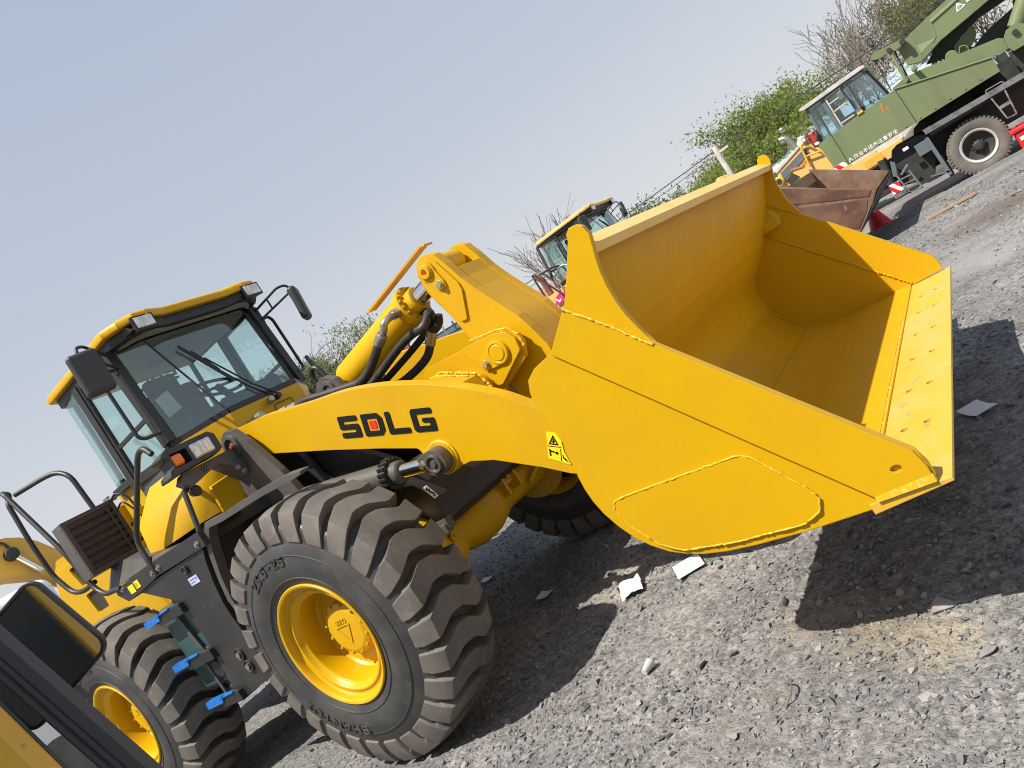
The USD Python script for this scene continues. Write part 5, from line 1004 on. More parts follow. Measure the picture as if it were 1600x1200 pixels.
part(cr, 'deck_pin', [cyl((kx(3.02), -0.05, kz(1.885)), (kx(3.02), 0.2, kz(1.885)), 0.045, 14), cyl((kx(3.20), -0.02, kz(1.95)), (kx(3.20), 0.26, kz(1.95)), 0.05, 14), cyl((kx(3.20), -0.05, kz(1.95)), (kx(3.20), -0.02, kz(1.95)), 0.025, 12)], green, 30)
part(cr, 'hook_rope', [cyl((kx(2.79), 0.36, kz(2.47)), (kx(2.755), 0.30, kz(1.87)), 0.012, 6)], undercar)
part(cr, 'hook_sheave', [cyl((kx(2.80), 0.32, kz(2.455)), (kx(2.80), 0.40, kz(2.455)), 0.04, 14)], undercar)
part(cr, 'hoist_rope', [cyl((kx(2.75), 0.75, kz(2.53)), (kx(7.0), 0.75, kz(3.16)), 0.009, 6), cyl((kx(2.75), 0.65, kz(2.50)), (kx(7.0), 0.65, kz(3.10)), 0.009, 6)], undercar)
part(cr, 'boom_top_rail', [pipe([(kx(3.9), 0.8, kz(2.58)), (kx(4.0), 0.8, kz(2.75)), (kx(4.8), 0.8, kz(2.90))], 0.015, 0.05, 8)], undercar)
part(cr, 'luffing_cylinder', [cyl((kx(4.60), 0.3, kz(1.62)), (kx(5.2), 0.3, kz(2.25)), 0.14, 24, ch=0.02)], green, 30)
part(cr, 'luffing_bracket', ext(rp(Polygon(kp([(4.38, 1.42), (4.40, 1.58), (4.47, 1.66), (4.60, 1.68), (4.72, 1.58), (5.2, 1.62), (5.2, 1.30), (4.42, 1.32)])), 0.02), 0.05, 0.22), green, 25)
part(cr, 'bracket_bolts', [cyl((kx(4.55), 0.0, kz(1.56)), (kx(4.55), 0.06, kz(1.56)), 0.05, 12), cyl((kx(4.80), -0.02, kz(1.50)), (kx(4.80), 0.06, kz(1.50)), 0.05, 12)], green_dark)
part(cr, 'rail_handle', [pipe([(kx(4.62), -0.0, kz(1.40)), (kx(4.66), 0.0, kz(1.46)), (kx(4.78), 0.0, kz(1.44)), (kx(4.78), 0.0, kz(1.38))], 0.02, 0.03, 8)], undercar)
part(cr, 'bracket_box', bx(kx(4.20), kx(4.32), -0.03, 0.1, kz(1.26), kz(1.40)), green_dark)
part(cr, 'under_frame', [bx(kx(2.95), kx(6.5), 0.9, 1.0, kz(0.90), kz(1.28)), bx(kx(4.36), kx(6.5), 0.30, 0.36, kz(0.90), kz(1.34))], undercar)
# crane operator cab
part(cr, 'cab_roof', ext(Polygon(kp([(1.42, 2.47), (1.43, 2.51), (2.55, 2.52), (2.62, 2.50), (2.62, 2.455), (1.5, 2.445)])), 0.10, 1.45), roofgrey, 25)
def cbar(a, b, w=0.06, y=0.20): return bar((kx(a[0]), y, kz(a[1])), (kx(b[0]), y, kz(b[1])), w, w, (0, 1, 0))
C = {'bl': (1.50, 1.80), 'tl': (1.52, 2.44), 'b1': (1.80, 1.80), 't1': (1.80, 2.44), 'b2': (2.19, 1.82), 't2': (2.17, 2.44), 'br': (2.66, 1.86), 'tr': (2.55, 2.45)}
for y in (0.2, 1.35):
    for a, b in (('bl', 'tl'), ('b1', 't1'), ('b2', 't2'), ('br', 'tr'), ('tl', 'tr')):
        part(cr, 'cab_pillar', cbar(C[a], C[b], 0.075 if a in ('b1', 'b2') else 0.05, y), greyblue)
    for a, b, c_, d in (('bl', 'b1', 't1', 'tl'), ('b1', 'b2', 't2', 't1'), ('b2', 'br', 'tr', 't2')):
        part(cr, 'cab_window', quad([(kx(C[k][0]), y, kz(C[k][1])) for k in (a, b, c_, d)], 0.006), dark_glass, False)
part(cr, 'cab_window', quad([(kx(1.50), 0.2, kz(1.8)), (kx(1.52), 0.2, kz(2.44)), (kx(1.52), 1.35, kz(2.44)), (kx(1.50), 1.35, kz(1.8))], 0.006), dark_glass, False)
part(cr, 'windscreen', quad([(kx(2.66), 0.2, kz(1.86)), (kx(2.66), 1.35, kz(1.86)), (kx(2.55), 1.35, kz(2.45)), (kx(2.55), 0.2, kz(2.45))], 0.006), dark_glass, False)
part(cr, 'window_frame', [cbar((1.86, 2.40), (2.11, 2.41), 0.03, 0.17), cbar((1.86, 1.88), (2.11, 1.88), 0.03, 0.17), cbar((1.86, 1.88), (1.86, 2.40), 0.03, 0.17), cbar((1.86, 2.12), (2.11, 2.14), 0.03, 0.17), cbar((1.86, 2.28), (2.11, 2.29), 0.025, 0.17)], roofgrey)
part(cr, 'front_window_frame', [cbar((2.24, 2.40), (2.34, 2.40), 0.022, 0.17), cbar((2.24, 1.9), (2.24, 2.40), 0.022, 0.17), cbar((2.34, 2.40), (2.52, 1.92), 0.022, 0.17), cbar((2.26, 2.10), (2.42, 2.12), 0.016, 0.17)], greyblue)
part(cr, 'cab_mirror', [rbox(kx(2.06), kx(2.15), -0.02, 0.03, kz(2.20), kz(2.36), 0.02), cyl((kx(2.12), 0.0, kz(2.36)), (kx(2.15), 0.18, kz(2.43)), 0.012, 8)], greyblue, 40)
part(cr, 'cab_seat', [rbox(kx(1.85), kx(2.15), 0.6, 1.0, kz(1.80), kz(1.95), 0.04), rbox(kx(1.80), kx(1.90), 0.6, 1.0, kz(1.90), kz(2.25), 0.04)], seat_m, 50)
part(cr, 'control_lever', [cyl((kx(2.42), 0.7, kz(1.85)), (kx(2.36), 0.7, kz(2.08)), 0.015, 8), sweep([(kx(2.40) + 0.03 * math.cos(t), 0.7 + 0.13 * math.sin(t), kz(2.0) + 0.13 * math.cos(t)) for t in np.linspace(0, 2 * np.pi, 20)], 0.012, 6)], white, 60)
part(cr, 'orange_handle', [bar((kx(2.17), -0.05, kz(1.85)), (kx(2.27), -0.05, kz(1.855)), 0.03, 0.05)], yellow_old)
part(cr, 'paint_stain', [ext(rp(Polygon(kp([(2.535, 1.80), (2.555, 1.80), (2.53, 1.66), (2.51, 1.62), (2.47, 1.63), (2.50, 1.66)])), 0.01), -0.0425, -0.0405), ext(rp(Polygon(kp([(2.575, 1.70), (2.60, 1.68), (2.61, 1.61), (2.585, 1.60)])), 0.01), -0.0425, -0.0405)], orange_stain)
eb = group_part(cr, 'engine_bay')
part(eb, 'bay_frame', [cbar((1.34, 1.80), (1.47, 2.02), 0.04, 0.1), cbar((1.34, 1.80), (1.26, 2.00), 0.04, 0.1), cbar((1.26, 2.0), (1.38, 2.12), 0.04, 0.1), bx(kx(1.26), kx(1.42), 0.5, 0.9, kz(1.78), kz(2.05))], rust_pipe)
part(eb, 'red_unit', rbox(kx(1.33), kx(1.41), 0.1, 0.45, kz(1.86), kz(2.04), 0.02), redpaint)
part(eb, 'white_unit', rbox(kx(1.35), kx(1.42), 0.02, 0.3, kz(1.79), kz(1.84), 0.01), white)
part(eb, 'silencer', cyl((kx(1.18), 0.3, kz(1.96)), (kx(1.30), 0.3, kz(1.98)), 0.10, 20, ch=0.02), steel, 40)
# lettering
def glyphs(th): return None
HAN = {
 'zuo': [[(2.6, 9.6), (0.4, 5.6)], [(1.7, 7.3), (1.7, 0.3)], [(4.8, 9.6), (3.4, 6.2)], [(4.2, 7.8), (9.6, 7.8)], [(6.2, 7.8), (6.2, 0.3)], [(6.2, 5.3), (9.2, 5.3)], [(6.2, 2.8), (9.2, 2.8)]],
 'ye': [[(3.7, 9.4), (3.7, 1.0)], [(6.3, 9.4), (6.3, 1.0)], [(1.0, 7.0), (2.4, 3.6)], [(9.0, 7.2), (7.6, 3.6)], [(0.4, 1.0), (9.6, 1.0)]],
 'ban': [[(2.2, 9.0), (3.2, 6.9)], [(7.8, 9.0), (6.8, 6.9)], [(1.2, 6.2), (8.8, 6.2)], [(0.4, 3.6), (9.6, 3.6)], [(5, 9.7), (5, 0.2)]],
 'jing': [[(3.2, 9.5), (0.8, 7.0)], [(3.4, 7.0), (0.5, 3.9)], [(2.0, 5.6), (2.0, 0.3)], [(4.2, 8.9), (8.8, 8.9), (4.0, 5.2)], [(5.8, 7.4), (9.6, 5.2)], [(4.4, 4.0), (9.2, 4.0)], [(6.8, 4.0), (6.8, 0.8)], [(3.8, 0.7), (9.7, 0.7)]],
 'nei': [[(1.2, 7.6), (1.2, 0.3)], [(1.2, 7.6), (8.8, 7.6), (8.8, 0.6), (7.4, 0.9)], [(5.0, 9.7), (4.8, 6.0), (2.8, 2.8)], [(5.0, 5.6), (7.3, 3.0)]],
 'zhu': [[(1.0, 9.0), (2.3, 8.0)], [(0.5, 6.4), (1.8, 5.4)], [(0.6, 0.5), (2.6, 3.8)], [(5.8, 9.6), (6.9, 8.5)], [(3.8, 7.4), (9.4, 7.4)], [(4.2, 4.3), (9.0, 4.3)], [(6.6, 7.4), (6.6, 0.8)], [(3.4, 0.8), (9.8, 0.8)]],
 'yi': [[(5, 9.9), (5, 8.9)], [(1.4, 8.8), (8.6, 8.8)], [(3.4, 8.2), (3.9, 7.3)], [(6.6, 8.2), (6.1, 7.3)], [(0.6, 7.0), (9.4, 7.0)], [(2.4, 6.2), (7.6, 6.2), (7.6, 3.3), (2.4, 3.3), (2.4, 6.2)], [(2.4, 4.8), (7.6, 4.8)], [(1.6, 2.4), (0.8, 0.6)], [(3.4, 2.5), (3.6, 0.6), (6.6, 0.6), (6.9, 1.5)], [(5.0, 2.8), (5.6, 1.6)], [(8.0, 2.4), (9.2, 0.9)]],
 'an': [[(5, 9.9), (5, 8.8)], [(0.9, 7.0), (0.9, 8.5), (9.1, 8.5), (9.1, 7.0)], [(0.5, 5.0), (9.5, 5.0)], [(4.6, 7.6), (2.6, 3.0), (8.8, 0.3)], [(7.2, 5.0), (5.4, 2.0), (1.2, 0.3)]],
 'quan': [[(5, 9.8), (2.6, 7.0), (0.3, 5.6)], [(5, 9.8), (7.4, 7.0), (9.7, 5.6)], [(2.4, 5.6), (7.6, 5.6)], [(2.6, 3.2), (7.4, 3.2)], [(5, 5.6), (5, 0.6)], [(0.9, 0.6), (9.1, 0.6)]],
 'qi': [[(0.8, 8.4), (4.8, 8.4)], [(2.8, 9.8), (2.8, 6.2)], [(0.4, 6.2), (5.0, 6.2)], [(2.9, 6.2), (2.9, 1.6)], [(2.9, 4.0), (4.8, 4.0)], [(1.4, 4.4), (0.4, 0.4)], [(0.9, 2.0), (3.4, 0.8), (9.8, 0.6)], [(5.6, 8.8), (9.0, 8.8), (9.0, 6.2), (5.8, 6.2), (5.8, 2.8), (9.4, 2.8), (9.5, 3.8)]],
 'zhong': [[(8.0, 9.6), (1.8, 9.0)], [(0.4, 7.6), (9.6, 7.6)], [(2.0, 6.4), (8.0, 6.4), (8.0, 3.4), (2.0, 3.4), (2.0, 6.4)], [(2.0, 4.9), (8.0, 4.9)], [(5, 9.3), (5, 0.5)], [(1.4, 2.0), (8.6, 2.0)], [(0.4, 0.5), (9.6, 0.5)]],
 'bi': [[(0.8, 9.4), (5.2, 9.4)], [(1.4, 9.4), (0.5, 6.2)], [(1.6, 7.6), (4.8, 7.6), (4.8, 6.0), (1.6, 6.0), (1.6, 7.6)], [(6.8, 9.8), (7.6, 8.9)], [(5.6, 8.6), (9.6, 8.6)], [(7.6, 8.4), (7.6, 5.4)], [(5.6, 6.8), (9.6, 6.8)], [(2.6, 4.8), (7.4, 4.8), (7.4, 0.4)], [(2.6, 4.8), (2.6, 0.3)], [(2.6, 3.4), (7.4, 3.4)], [(2.6, 2.0), (7.4, 2.0)]],
}
def han_row(keys, h, O, U, V, gap=1.12, w=0.55):
    out = []
    for i, k in enumerate(keys):
        g = strokes([[(x / 10 * h + i * h * gap, y / 10 * h) for x, y in l] for l in HAN[k]], w / 10 * h)
        out.append(plate(g, O, U, V, 0.003))
    return out
def warn_tri(h, O, U, V):
    t = Polygon([(0, 0), (h * 1.15, 0), (h * 0.575, h)]); t = t.difference(t.buffer(-0.13 * h)); t = shapely.union_all([t, sbox(h * .53, h * .36, h * .62, h * .66), sbox(h * .53, h * .22, h * .62, h * .30)])
    return plate(t, O, U, V, 0.003)
sl = -0.01; U = np.array([1, 0, sl]); U /= np.linalg.norm(U); V = np.array([-sl, 0, 1]) / math.hypot(1, sl)
h = 0.088
part(cr, 'warning_lettering', han_row(['zuo', 'ye', 'ban', 'jing', 'nei', 'zhu', 'yi', 'an', 'quan'], h, (kx(1.78), -0.043, kz(1.215)), U, V, 1.13), white)
part(cr, 'warning_triangle', warn_tri(0.085, (kx(1.67), -0.043, kz(1.218)), U, V), white)
U = np.array([1, 0, 0.15]); U /= np.linalg.norm(U); V = np.array([-U[2], 0, U[0]])
part(cr, 'boom_lettering', han_row(['qi', 'zhong', 'bi'], 0.13, (kx(4.08) + 0.205, 0.446, kz(2.345) + 0.04), U, V, 1.15), white)
part(cr, 'boom_warning_triangle', warn_tri(0.15, (kx(4.08), 0.446, kz(2.345)), U, V), white)
# striped boards
def striped(parent, name, x0, x1, z0, z1, y):
    g = group_part(parent, name); w, hh = x1 - x0, z1 - z0
    part(g, 'board', bx(x0, x1, y, y + 0.02, z0, z1), white)
    full = sbox(x0, z0, x1, z1)
    st = [Polygon([(x0 + t * w, z0), (x0 + (t + 0.42) * w, z0), (x0 + (t + 0.42) * w - 0.55 * hh * 1.2, z1), (x0 + t * w - 0.55 * hh * 1.2, z1)]).intersection(full) for t in (0.30, 1.15)]
    part(g, 'red_stripe', [ext(s_, y - 0.003, y - 0.001) for s_ in st if s_.area > 1e-4], redpaint)
striped(cr, 'striped_board', kx(1.425), kx(1.63), kz(1.195), kz(1.29), -0.048)
# carrier: deck, chassis, wheels
part(cr, 'deck_beam', bar((kx(2.86), -0.10, kz(0.975)), (kx(6.5), -0.10, kz(0.87)), 0.06, 0.10), beam_grey)
part(cr, 'deck_plate', bx(kx(2.9), kx(6.5), -0.06, 2.3, kz(0.86), kz(0.90)), undercar)
part(cr, 'chassis_frame', [bx(kx(1.7), kx(6.5), 0.45, 0.75, kz(0.35), kz(0.85)), bx(kx(1.7), kx(6.5), 1.5, 1.8, kz(0.35), kz(0.85))], undercar)
part(cr, 'turntable_ring', cyl((kx(4.3), 1.15, kz(0.90)), (kx(4.3), 1.15, kz(1.18)), 0.75, 40), undercar)
part(cr, 'rear_box', ext(Polygon(kp([(2.15, 0.75), (2.30, 1.0), (2.75, 0.98), (2.86, 0.90), (2.86, 0.62), (2.62, 0.20), (2.2, 0.35)])), 0.25, 2.0), undercar, 25)
part(cr, 'outrigger_box', [bx(kx(2.62), kx(2.86), -0.02, 0.3, kz(0.66), kz(0.86)), bar((kx(2.84), -0.05, kz(0.88)), (kx(2.86), -0.05, kz(0.14)), 0.03, 0.07, (1, 0, 0)), bar((kx(2.60), -0.05, kz(0.28)), (kx(2.88), -0.05, kz(0.20)), 0.03, 0.03)], greyblue)
part(cr, 'mudflap', bx(kx(2.84), kx(2.90), 0.0, 0.45, kz(0.10), kz(0.5)), undercar)
part(cr, 'rear_lamp', [bx(kx(2.46), kx(2.55), -0.06, 0.0, kz(0.88), kz(0.93))], white)
part(cr, 'outrigger_jack', [cyl((kx(2.10), 0.15, kz(0.95)), (kx(2.03), 0.15, kz(0.50)), 0.085, 20), cyl((kx(2.03), 0.15, kz(0.50)), (kx(2.02), 0.15, kz(0.30)), 0.05, 16)], undercar, 40)
striped(cr, 'outrigger_board', kx(1.985), kx(2.16), kz(0.32), kz(0.50), 0.03)
part(cr, 'outrigger_float', [bx(kx(1.98), kx(2.18), 0.0, 0.35, kz(0.24), kz(0.31))], beam_grey)
part(cr, 'outrigger_rod', [hullm([(kx(2.20), 0.05, kz(0.86)), (kx(2.26), 0.05, kz(0.80)), (kx(2.18), 0.05, kz(0.56)), (kx(2.12), 0.05, kz(0.60)), (kx(2.2), 0.15, kz(0.84)), (kx(2.15), 0.15, kz(0.58))])], greyblue)
for z in (0.28, 0.38, 0.48): part(cr, 'step_rung', bar((kx(2.18), -0.02, kz(z) + 0.02), (kx(2.40), -0.02, kz(z)), 0.025, 0.025), beam_grey)
part(cr, 'step_frame', [bar((kx(2.18), -0.02, kz(0.58)), (kx(2.22), -0.02, kz(0.20)), 0.03, 0.03, (1, 0, 0)), bar((kx(2.38), -0.02, kz(0.56)), (kx(2.42), -0.02, kz(0.18)), 0.03, 0.03, (1, 0, 0)), bar((kx(2.20), -0.02, kz(0.22)), (kx(2.42), -0.02, kz(0.19)), 0.03, 0.03)], beam_grey)
part(cr, 'pale_strut', bar((kx(2.24), 0.02, kz(0.56)), (kx(2.40), 0.02, kz(0.66)), 0.03, 0.04), beam_grey)
part(cr, 'ladder', [bar((kx(3.86), -0.14, kz(0.88)), (kx(3.90), -0.20, kz(0.48)), 0.025, 0.025, (1, 0, 0)), bar((kx(4.06), -0.14, kz(0.88)), (kx(4.03), -0.20, kz(0.47)), 0.025, 0.025, (1, 0, 0)), bar((kx(3.90), -0.20, kz(0.48)), (kx(4.03), -0.20, kz(0.47)), 0.025, 0.025), bar((kx(3.88), -0.17, kz(0.68)), (kx(4.05), -0.17, kz(0.68)), 0.02, 0.06)], beam_grey)
part(cr, 'deck_handrail', pipe([(kx(3.84), -0.08, kz(0.98)), (kx(3.85), -0.08, kz(1.03)), (kx(4.09), -0.08, kz(1.02)), (kx(4.10), -0.08, kz(0.97))], 0.012, 0.03, 8), beam_grey)
def truck_wheel(x, y):
    w = group_part(cr, 'wheel'); zc, R = kz(0.318), 0.535
    P = [(0.30, -0.10), (0.34, -0.13), (0.42, -0.145), (0.47, -0.14), (0.505, -0.125), (0.505, 0.125), (0.47, 0.14), (0.34, 0.13), (0.30, 0.10)]
    o = (x, y, zc)
    part(w, 'tyre', revolve([(r, h_) for r, h_ in P], o, (0, 1, 0), 56), rubber_grey, 35)
    lg = []
    for k in range(46):
        for s in (-1, 1):
            a0 = 2 * np.pi * (k + (0.5 if s > 0 else 0)) / 46
            V = []
            for (yy, r_a, da) in ((s * 0.140, 0.475, 0.0), (s * 0.128, R, 0.0), (s * 0.01, R, 0.05 * s)):
                for wd in (-0.036, 0.036): V.append((x + r_a * math.cos(a0 + da + wd), y + yy, zc + r_a * math.sin(a0 + da + wd)))
            for (yy, r_a, da) in ((s * 0.125, 0.46, 0.0), (s * 0.01, 0.50, 0.05 * s)):
                for wd in (-0.04, 0.04): V.append((x + r_a * math.cos(a0 + da + wd), y + yy, zc + r_a * math.sin(a0 + da + wd)))
            lg.append(hullm(V))
    part(w, 'tread', lg, rubber_grey, 20)
    part(w, 'rim', revolve([(0.30, -0.06), (0.318, -0.115), (0.312, -0.13), (0.295, -0.128), (0.272, -0.112), (0.268, -0.09), (0.27, -0.02)], o, (0, 1, 0), 48), roofgrey, 35)
    part(w, 'disc', revolve([(0.27, -0.02), (0.12, 0.02), (0.0, 0.02)], o, (0, 1, 0), 40), undercar, 35)
    part(w, 'hub', [revolve([(0.10, 0.02), (0.10, -0.06), (0.075, -0.075), (0.07, -0.11), (0, -0.115)], o, (0, 1, 0), 24)] + [bolt((x + 0.115 * math.cos(t), y - 0.01, zc + 0.115 * math.sin(t)), (0, -1, 0), 0.014, 0.03) for t in np.linspace(0, 2 * np.pi, 10, endpoint=False)], undercar, 35)
truck_wheel(0.0, 0.13); truck_wheel(0.0, 0.46); truck_wheel(0.02, 2.1)
part(cr, 'axle', cyl((0, 0.1, kz(0.318)), (0, 2.1, kz(0.318)), 0.10, 16), undercar)
part(cr, 'front_tyre_guard', ext(Polygon(kp([(2.64, 0.99), (2.70, 1.10), (2.86, 1.17), (3.3, 1.10), (3.30, 0.99)])), 1.3, 1.9), beam_grey, 25)
tk = thing('fuel_tank', 'red metal box hanging behind the crane wheel at the right edge', 'tank', (4.0, 13.2, CG))
part(tk, 'box', rbox(kx(3.86) - 0.61, kx(4.5) - 0.61, 0.0, 0.5, 0.06, 0.42, 0.03), redpaint, 40)
part(tk, 'lid', rbox(kx(3.82) - 0.61, kx(4.5) - 0.61, -0.03, 0.53, 0.42, 0.50, 0.02), redpaint, 40)
part(tk, 'label_plate', bx(kx(3.90) - 0.61, kx(4.0) - 0.61, -0.004, -0.001, 0.25, 0.32), white)
# red ribbed cone / bucket by the rusty bucket
cn = thing('traffic_cone', 'red ribbed cone standing behind the rusty bucket corner', 'cone', (1.50, 11.7, float(ground_z(1.5, 11.7))))
pr = [(0.22, 0)]
for k in range(7): pr += [(0.215 - 0.016 * k, 0.045 * k + 0.015), (0.195 - 0.016 * k, 0.045 * k + 0.042)]
part(cn, 'cone_body', revolve(pr + [(0.08, 0.34), (0, 0.34)], (0, 0, 0), (0, 0, 1), 28), redpaint, 25)
part(cn, 'cone_base', exz(rp(sbox(-0.25, -0.25, 0.25, 0.25), 0.05), 0.0, 0.02), redpaint)

# ------------------------------------------------------------------ orange machine behind the crane
ol = thing('wheel_loader', 'pale orange loader behind the green crane with tall bent exhaust pipe', 'wheel loader', (0.0, 18.3, -0.40))
fx = lambda x: (x - 3.4766) * 1.10 + 3.4766
fz = lambda z: (z - 1.4746) * 1.10 + 1.4746 + 0.40
fp = lambda pts: [(fx(x), fz(z)) for x, z in pts]
part(ol, 'hood', ext(fp([(-0.47, 1.70), (-0.42, 1.95), (0.35, 2.16), (0.60, 1.95), (0.78, 1.30), (1.0, 1.0), (-0.45, 0.9)]), 0.0, 1.5, 0.02), yellow_pale, 25)
part(ol, 'hood_top', ext(fp([(-0.46, 1.98), (0.30, 2.20), (0.36, 2.16), (-0.42, 1.93)]), -0.03, 1.53), roofgrey)
part(ol, 'side_window', ext(fp([(-0.36, 1.88), (0.40, 2.07), (0.45, 1.93), (0.10, 1.80), (-0.36, 1.70)]), -0.02, -0.001), greyblue)
part(ol, 'side_stripe', ext(fp([(-0.10, 1.83), (0.18, 1.74), (0.16, 1.70), (-0.14, 1.79)]), -0.026, -0.021), orange_stain)
part(ol, 'side_grille', ext(fp([(-0.34, 1.66), (-0.12, 1.72), (-0.02, 1.55), (-0.30, 1.50)]), -0.02, -0.001), louvre_m)
part(ol, 'hood_lettering', [text3('855', 0.09, (fx(0.16), -0.004, fz(1.70)), np.array([0.97, 0, 0.24]), np.array([-0.24, 0, 0.97]), 0.006, True)], orange_stain)
part(ol, 'window_reflection', [ext(fp([(0.12, 1.90), (0.22, 1.925), (0.23, 1.85), (0.13, 1.825)]), -0.028, -0.0215), ext(fp([(0.26, 1.935), (0.36, 1.96), (0.38, 1.88), (0.27, 1.86)]), -0.028, -0.0215)], beam_grey)  # two grey patches paint a reflection on the side window
part(ol, 'headlight', [cyl((fx(-0.47), -0.10, fz(1.72)), (fx(-0.47), 0.1, fz(1.72)), 0.14, 24, ch=0.03)], yellow_old, 40)
part(ol, 'headlight_lens', [cyl((fx(-0.47), -0.11, fz(1.72)), (fx(-0.47), -0.101, fz(1.72)), 0.08, 24)], undercar)
part(ol, 'exhaust_pipe', pipe([(fx(0.17), 0.5, fz(2.05)), (fx(0.13), 0.5, fz(2.42)), (fx(0.08), 0.5, fz(2.56)), (fx(-0.06), 0.5, fz(2.58))], 0.085, 0.15, 16), steel, 60)
part(ol, 'rain_cap', rbox(fx(-0.02), fx(0.10), 0.9, 1.2, fz(2.74), fz(2.86), 0.04), steel, 50)
part(ol, 'handrail', [pipe([(fx(0.30), -0.1, fz(1.60)), (fx(0.36), -0.1, fz(2.15)), (fx(0.46), -0.1, fz(2.20)), (fx(0.72), -0.1, fz(1.75)), (fx(0.76), -0.1, fz(1.40))], 0.03, 0.1, 10), cyl((fx(0.34), -0.1, fz(1.88)), (fx(0.68), -0.1, fz(1.80)), 0.022, 8)], yellow_old, 60)
part(ol, 'air_filter', cyl((fx(0.36), 0.4, fz(2.16)), (fx(0.44), 0.4, fz(2.36)), 0.13, 20, ch=0.02), roofgrey, 40)
part(ol, 'frame', [bx(fx(0.75), fx(2.2), 0.1, 1.4, fz(0.75), fz(1.02)), bx(fx(1.0), fx(1.65), -0.05, 0.1, fz(0.80), fz(1.10))], yellow_pale)
part(ol, 'frame_block', [bx(fx(1.30), fx(1.70), -0.10, 0.0, fz(0.82), fz(1.02))], yellow_old)
for x in (-0.1, 2.7):
    w = group_part(ol, 'wheel')
    part(w, 'tyre', revolve([(0.35, -0.22), (0.55, -0.26), (0.72, -0.2), (0.76, 0), (0.72, 0.2), (0.55, 0.26), (0.35, 0.22)], (fx(x), 0.3, 0.76), (0, 1, 0), 48), rubber_grey, 35)
    part(w, 'rim', revolve([(0.36, -0.2), (0.30, -0.1), (0, -0.08)], (fx(x), 0.3, 0.76), (0, 1, 0), 32), yellow_pale, 35)

# shed with pale blue roof, house, mesh cages
def polar(az_, d): a = math.radians(az_); return CAM[0] + d * math.sin(a), CAM[1] + d * math.cos(a)
x, y = polar(-10.0, 34)
sh = thing('shed', 'long low shed with pale blue sheet roof behind the orange loader', 'shed', (x, y, -0.4))
part(sh, 'wall', bx(-5, 5.5, 0, 5, 0, 2.7), concrete)
part(sh, 'roof', exx(Polygon([(-0.4, 2.7), (2.5, 3.5), (5.4, 2.7), (5.4, 2.78), (2.5, 3.60), (-0.4, 2.80)]), -5.3, 5.8), roof_blue)
for i in range(5): part(sh, 'roof_seam', bar((-4.4 + 2.2 * i, -0.4, 2.81), (-4.4 + 2.2 * i, 2.5, 3.61), 0.05, 0.04), roof_blue)
x, y = polar(-30.3, 42)
hs = thing('house', 'brick house with reddish tiled gable roof far behind the second loader', 'house', (x, y, -0.4), 28)
part(hs, 'wall', bx(-4, 4, -3, 3, 0, 2.9), brick_m)
part(hs, 'gable', [exx(Polygon([(-3, 2.9), (3, 2.9), (0, 4.4)]), -4, 4)], brick_m)
part(hs, 'roof', exx(Polygon([(-3.4, 2.75), (0, 4.45), (3.4, 2.75), (3.4, 2.9), (0, 4.62), (-3.4, 2.9)]), -4.3, 4.3), tile_m)
part(hs, 'window', bx(-1, 0.2, -3.02, -2.98, 1.2, 2.3), undercar)
x, y = polar(-15.6, 46)
h2 = thing('house', 'low red roofed house half hidden behind the leaning pole', 'house', (x, y, -0.4), 15)
part(h2, 'wall', bx(-4, 4, -3, 3, 0, 3.4), brick_m)
part(h2, 'roof', exx(Polygon([(-3.4, 3.3), (0, 4.7), (3.4, 3.3), (3.4, 3.45), (0, 4.86), (-3.4, 3.45)]), -4.3, 4.3), tile_m)
x, y = polar(-38.0, 22)
ms = thing('mesh_rack', 'tall dark steel mesh rack behind the yellow rocker arm', 'rack', (x, y, -0.05), 38)
steel_dark = mat('dark_steel_mesh', (0.055, 0.07, 0.085), 0.5, metal=0.3)
blue_grey_panel = mat('blue_grey_sheet', (0.17, 0.21, 0.25), 0.5)  # even blue-grey colour of the sheet behind the mesh
part(ms, 'backing_sheet', bx(-3, 1.0, 0.5, 0.54, -0.4, 3.46), blue_grey_panel)
for i in range(15): part(ms, 'rail', bar((-3, 0, 0.95 + 0.178 * i), (1.0, 0, 0.95 + 0.178 * i), 0.05, 0.05 if i % 3 else 0.09), steel_dark)
for i in range(13): part(ms, 'upright', bar((-3 + 0.32 * i, -0.05, -0.4), (-3 + 0.32 * i, -0.05, 3.56), 0.035 if i % 4 else 0.08, 0.05, (1, 0, 0)), steel_dark if i % 5 else steel)
part(ms, 'red_box', bx(-0.66, -0.36, -0.30, -0.08, 2.05, 2.40), redpaint)

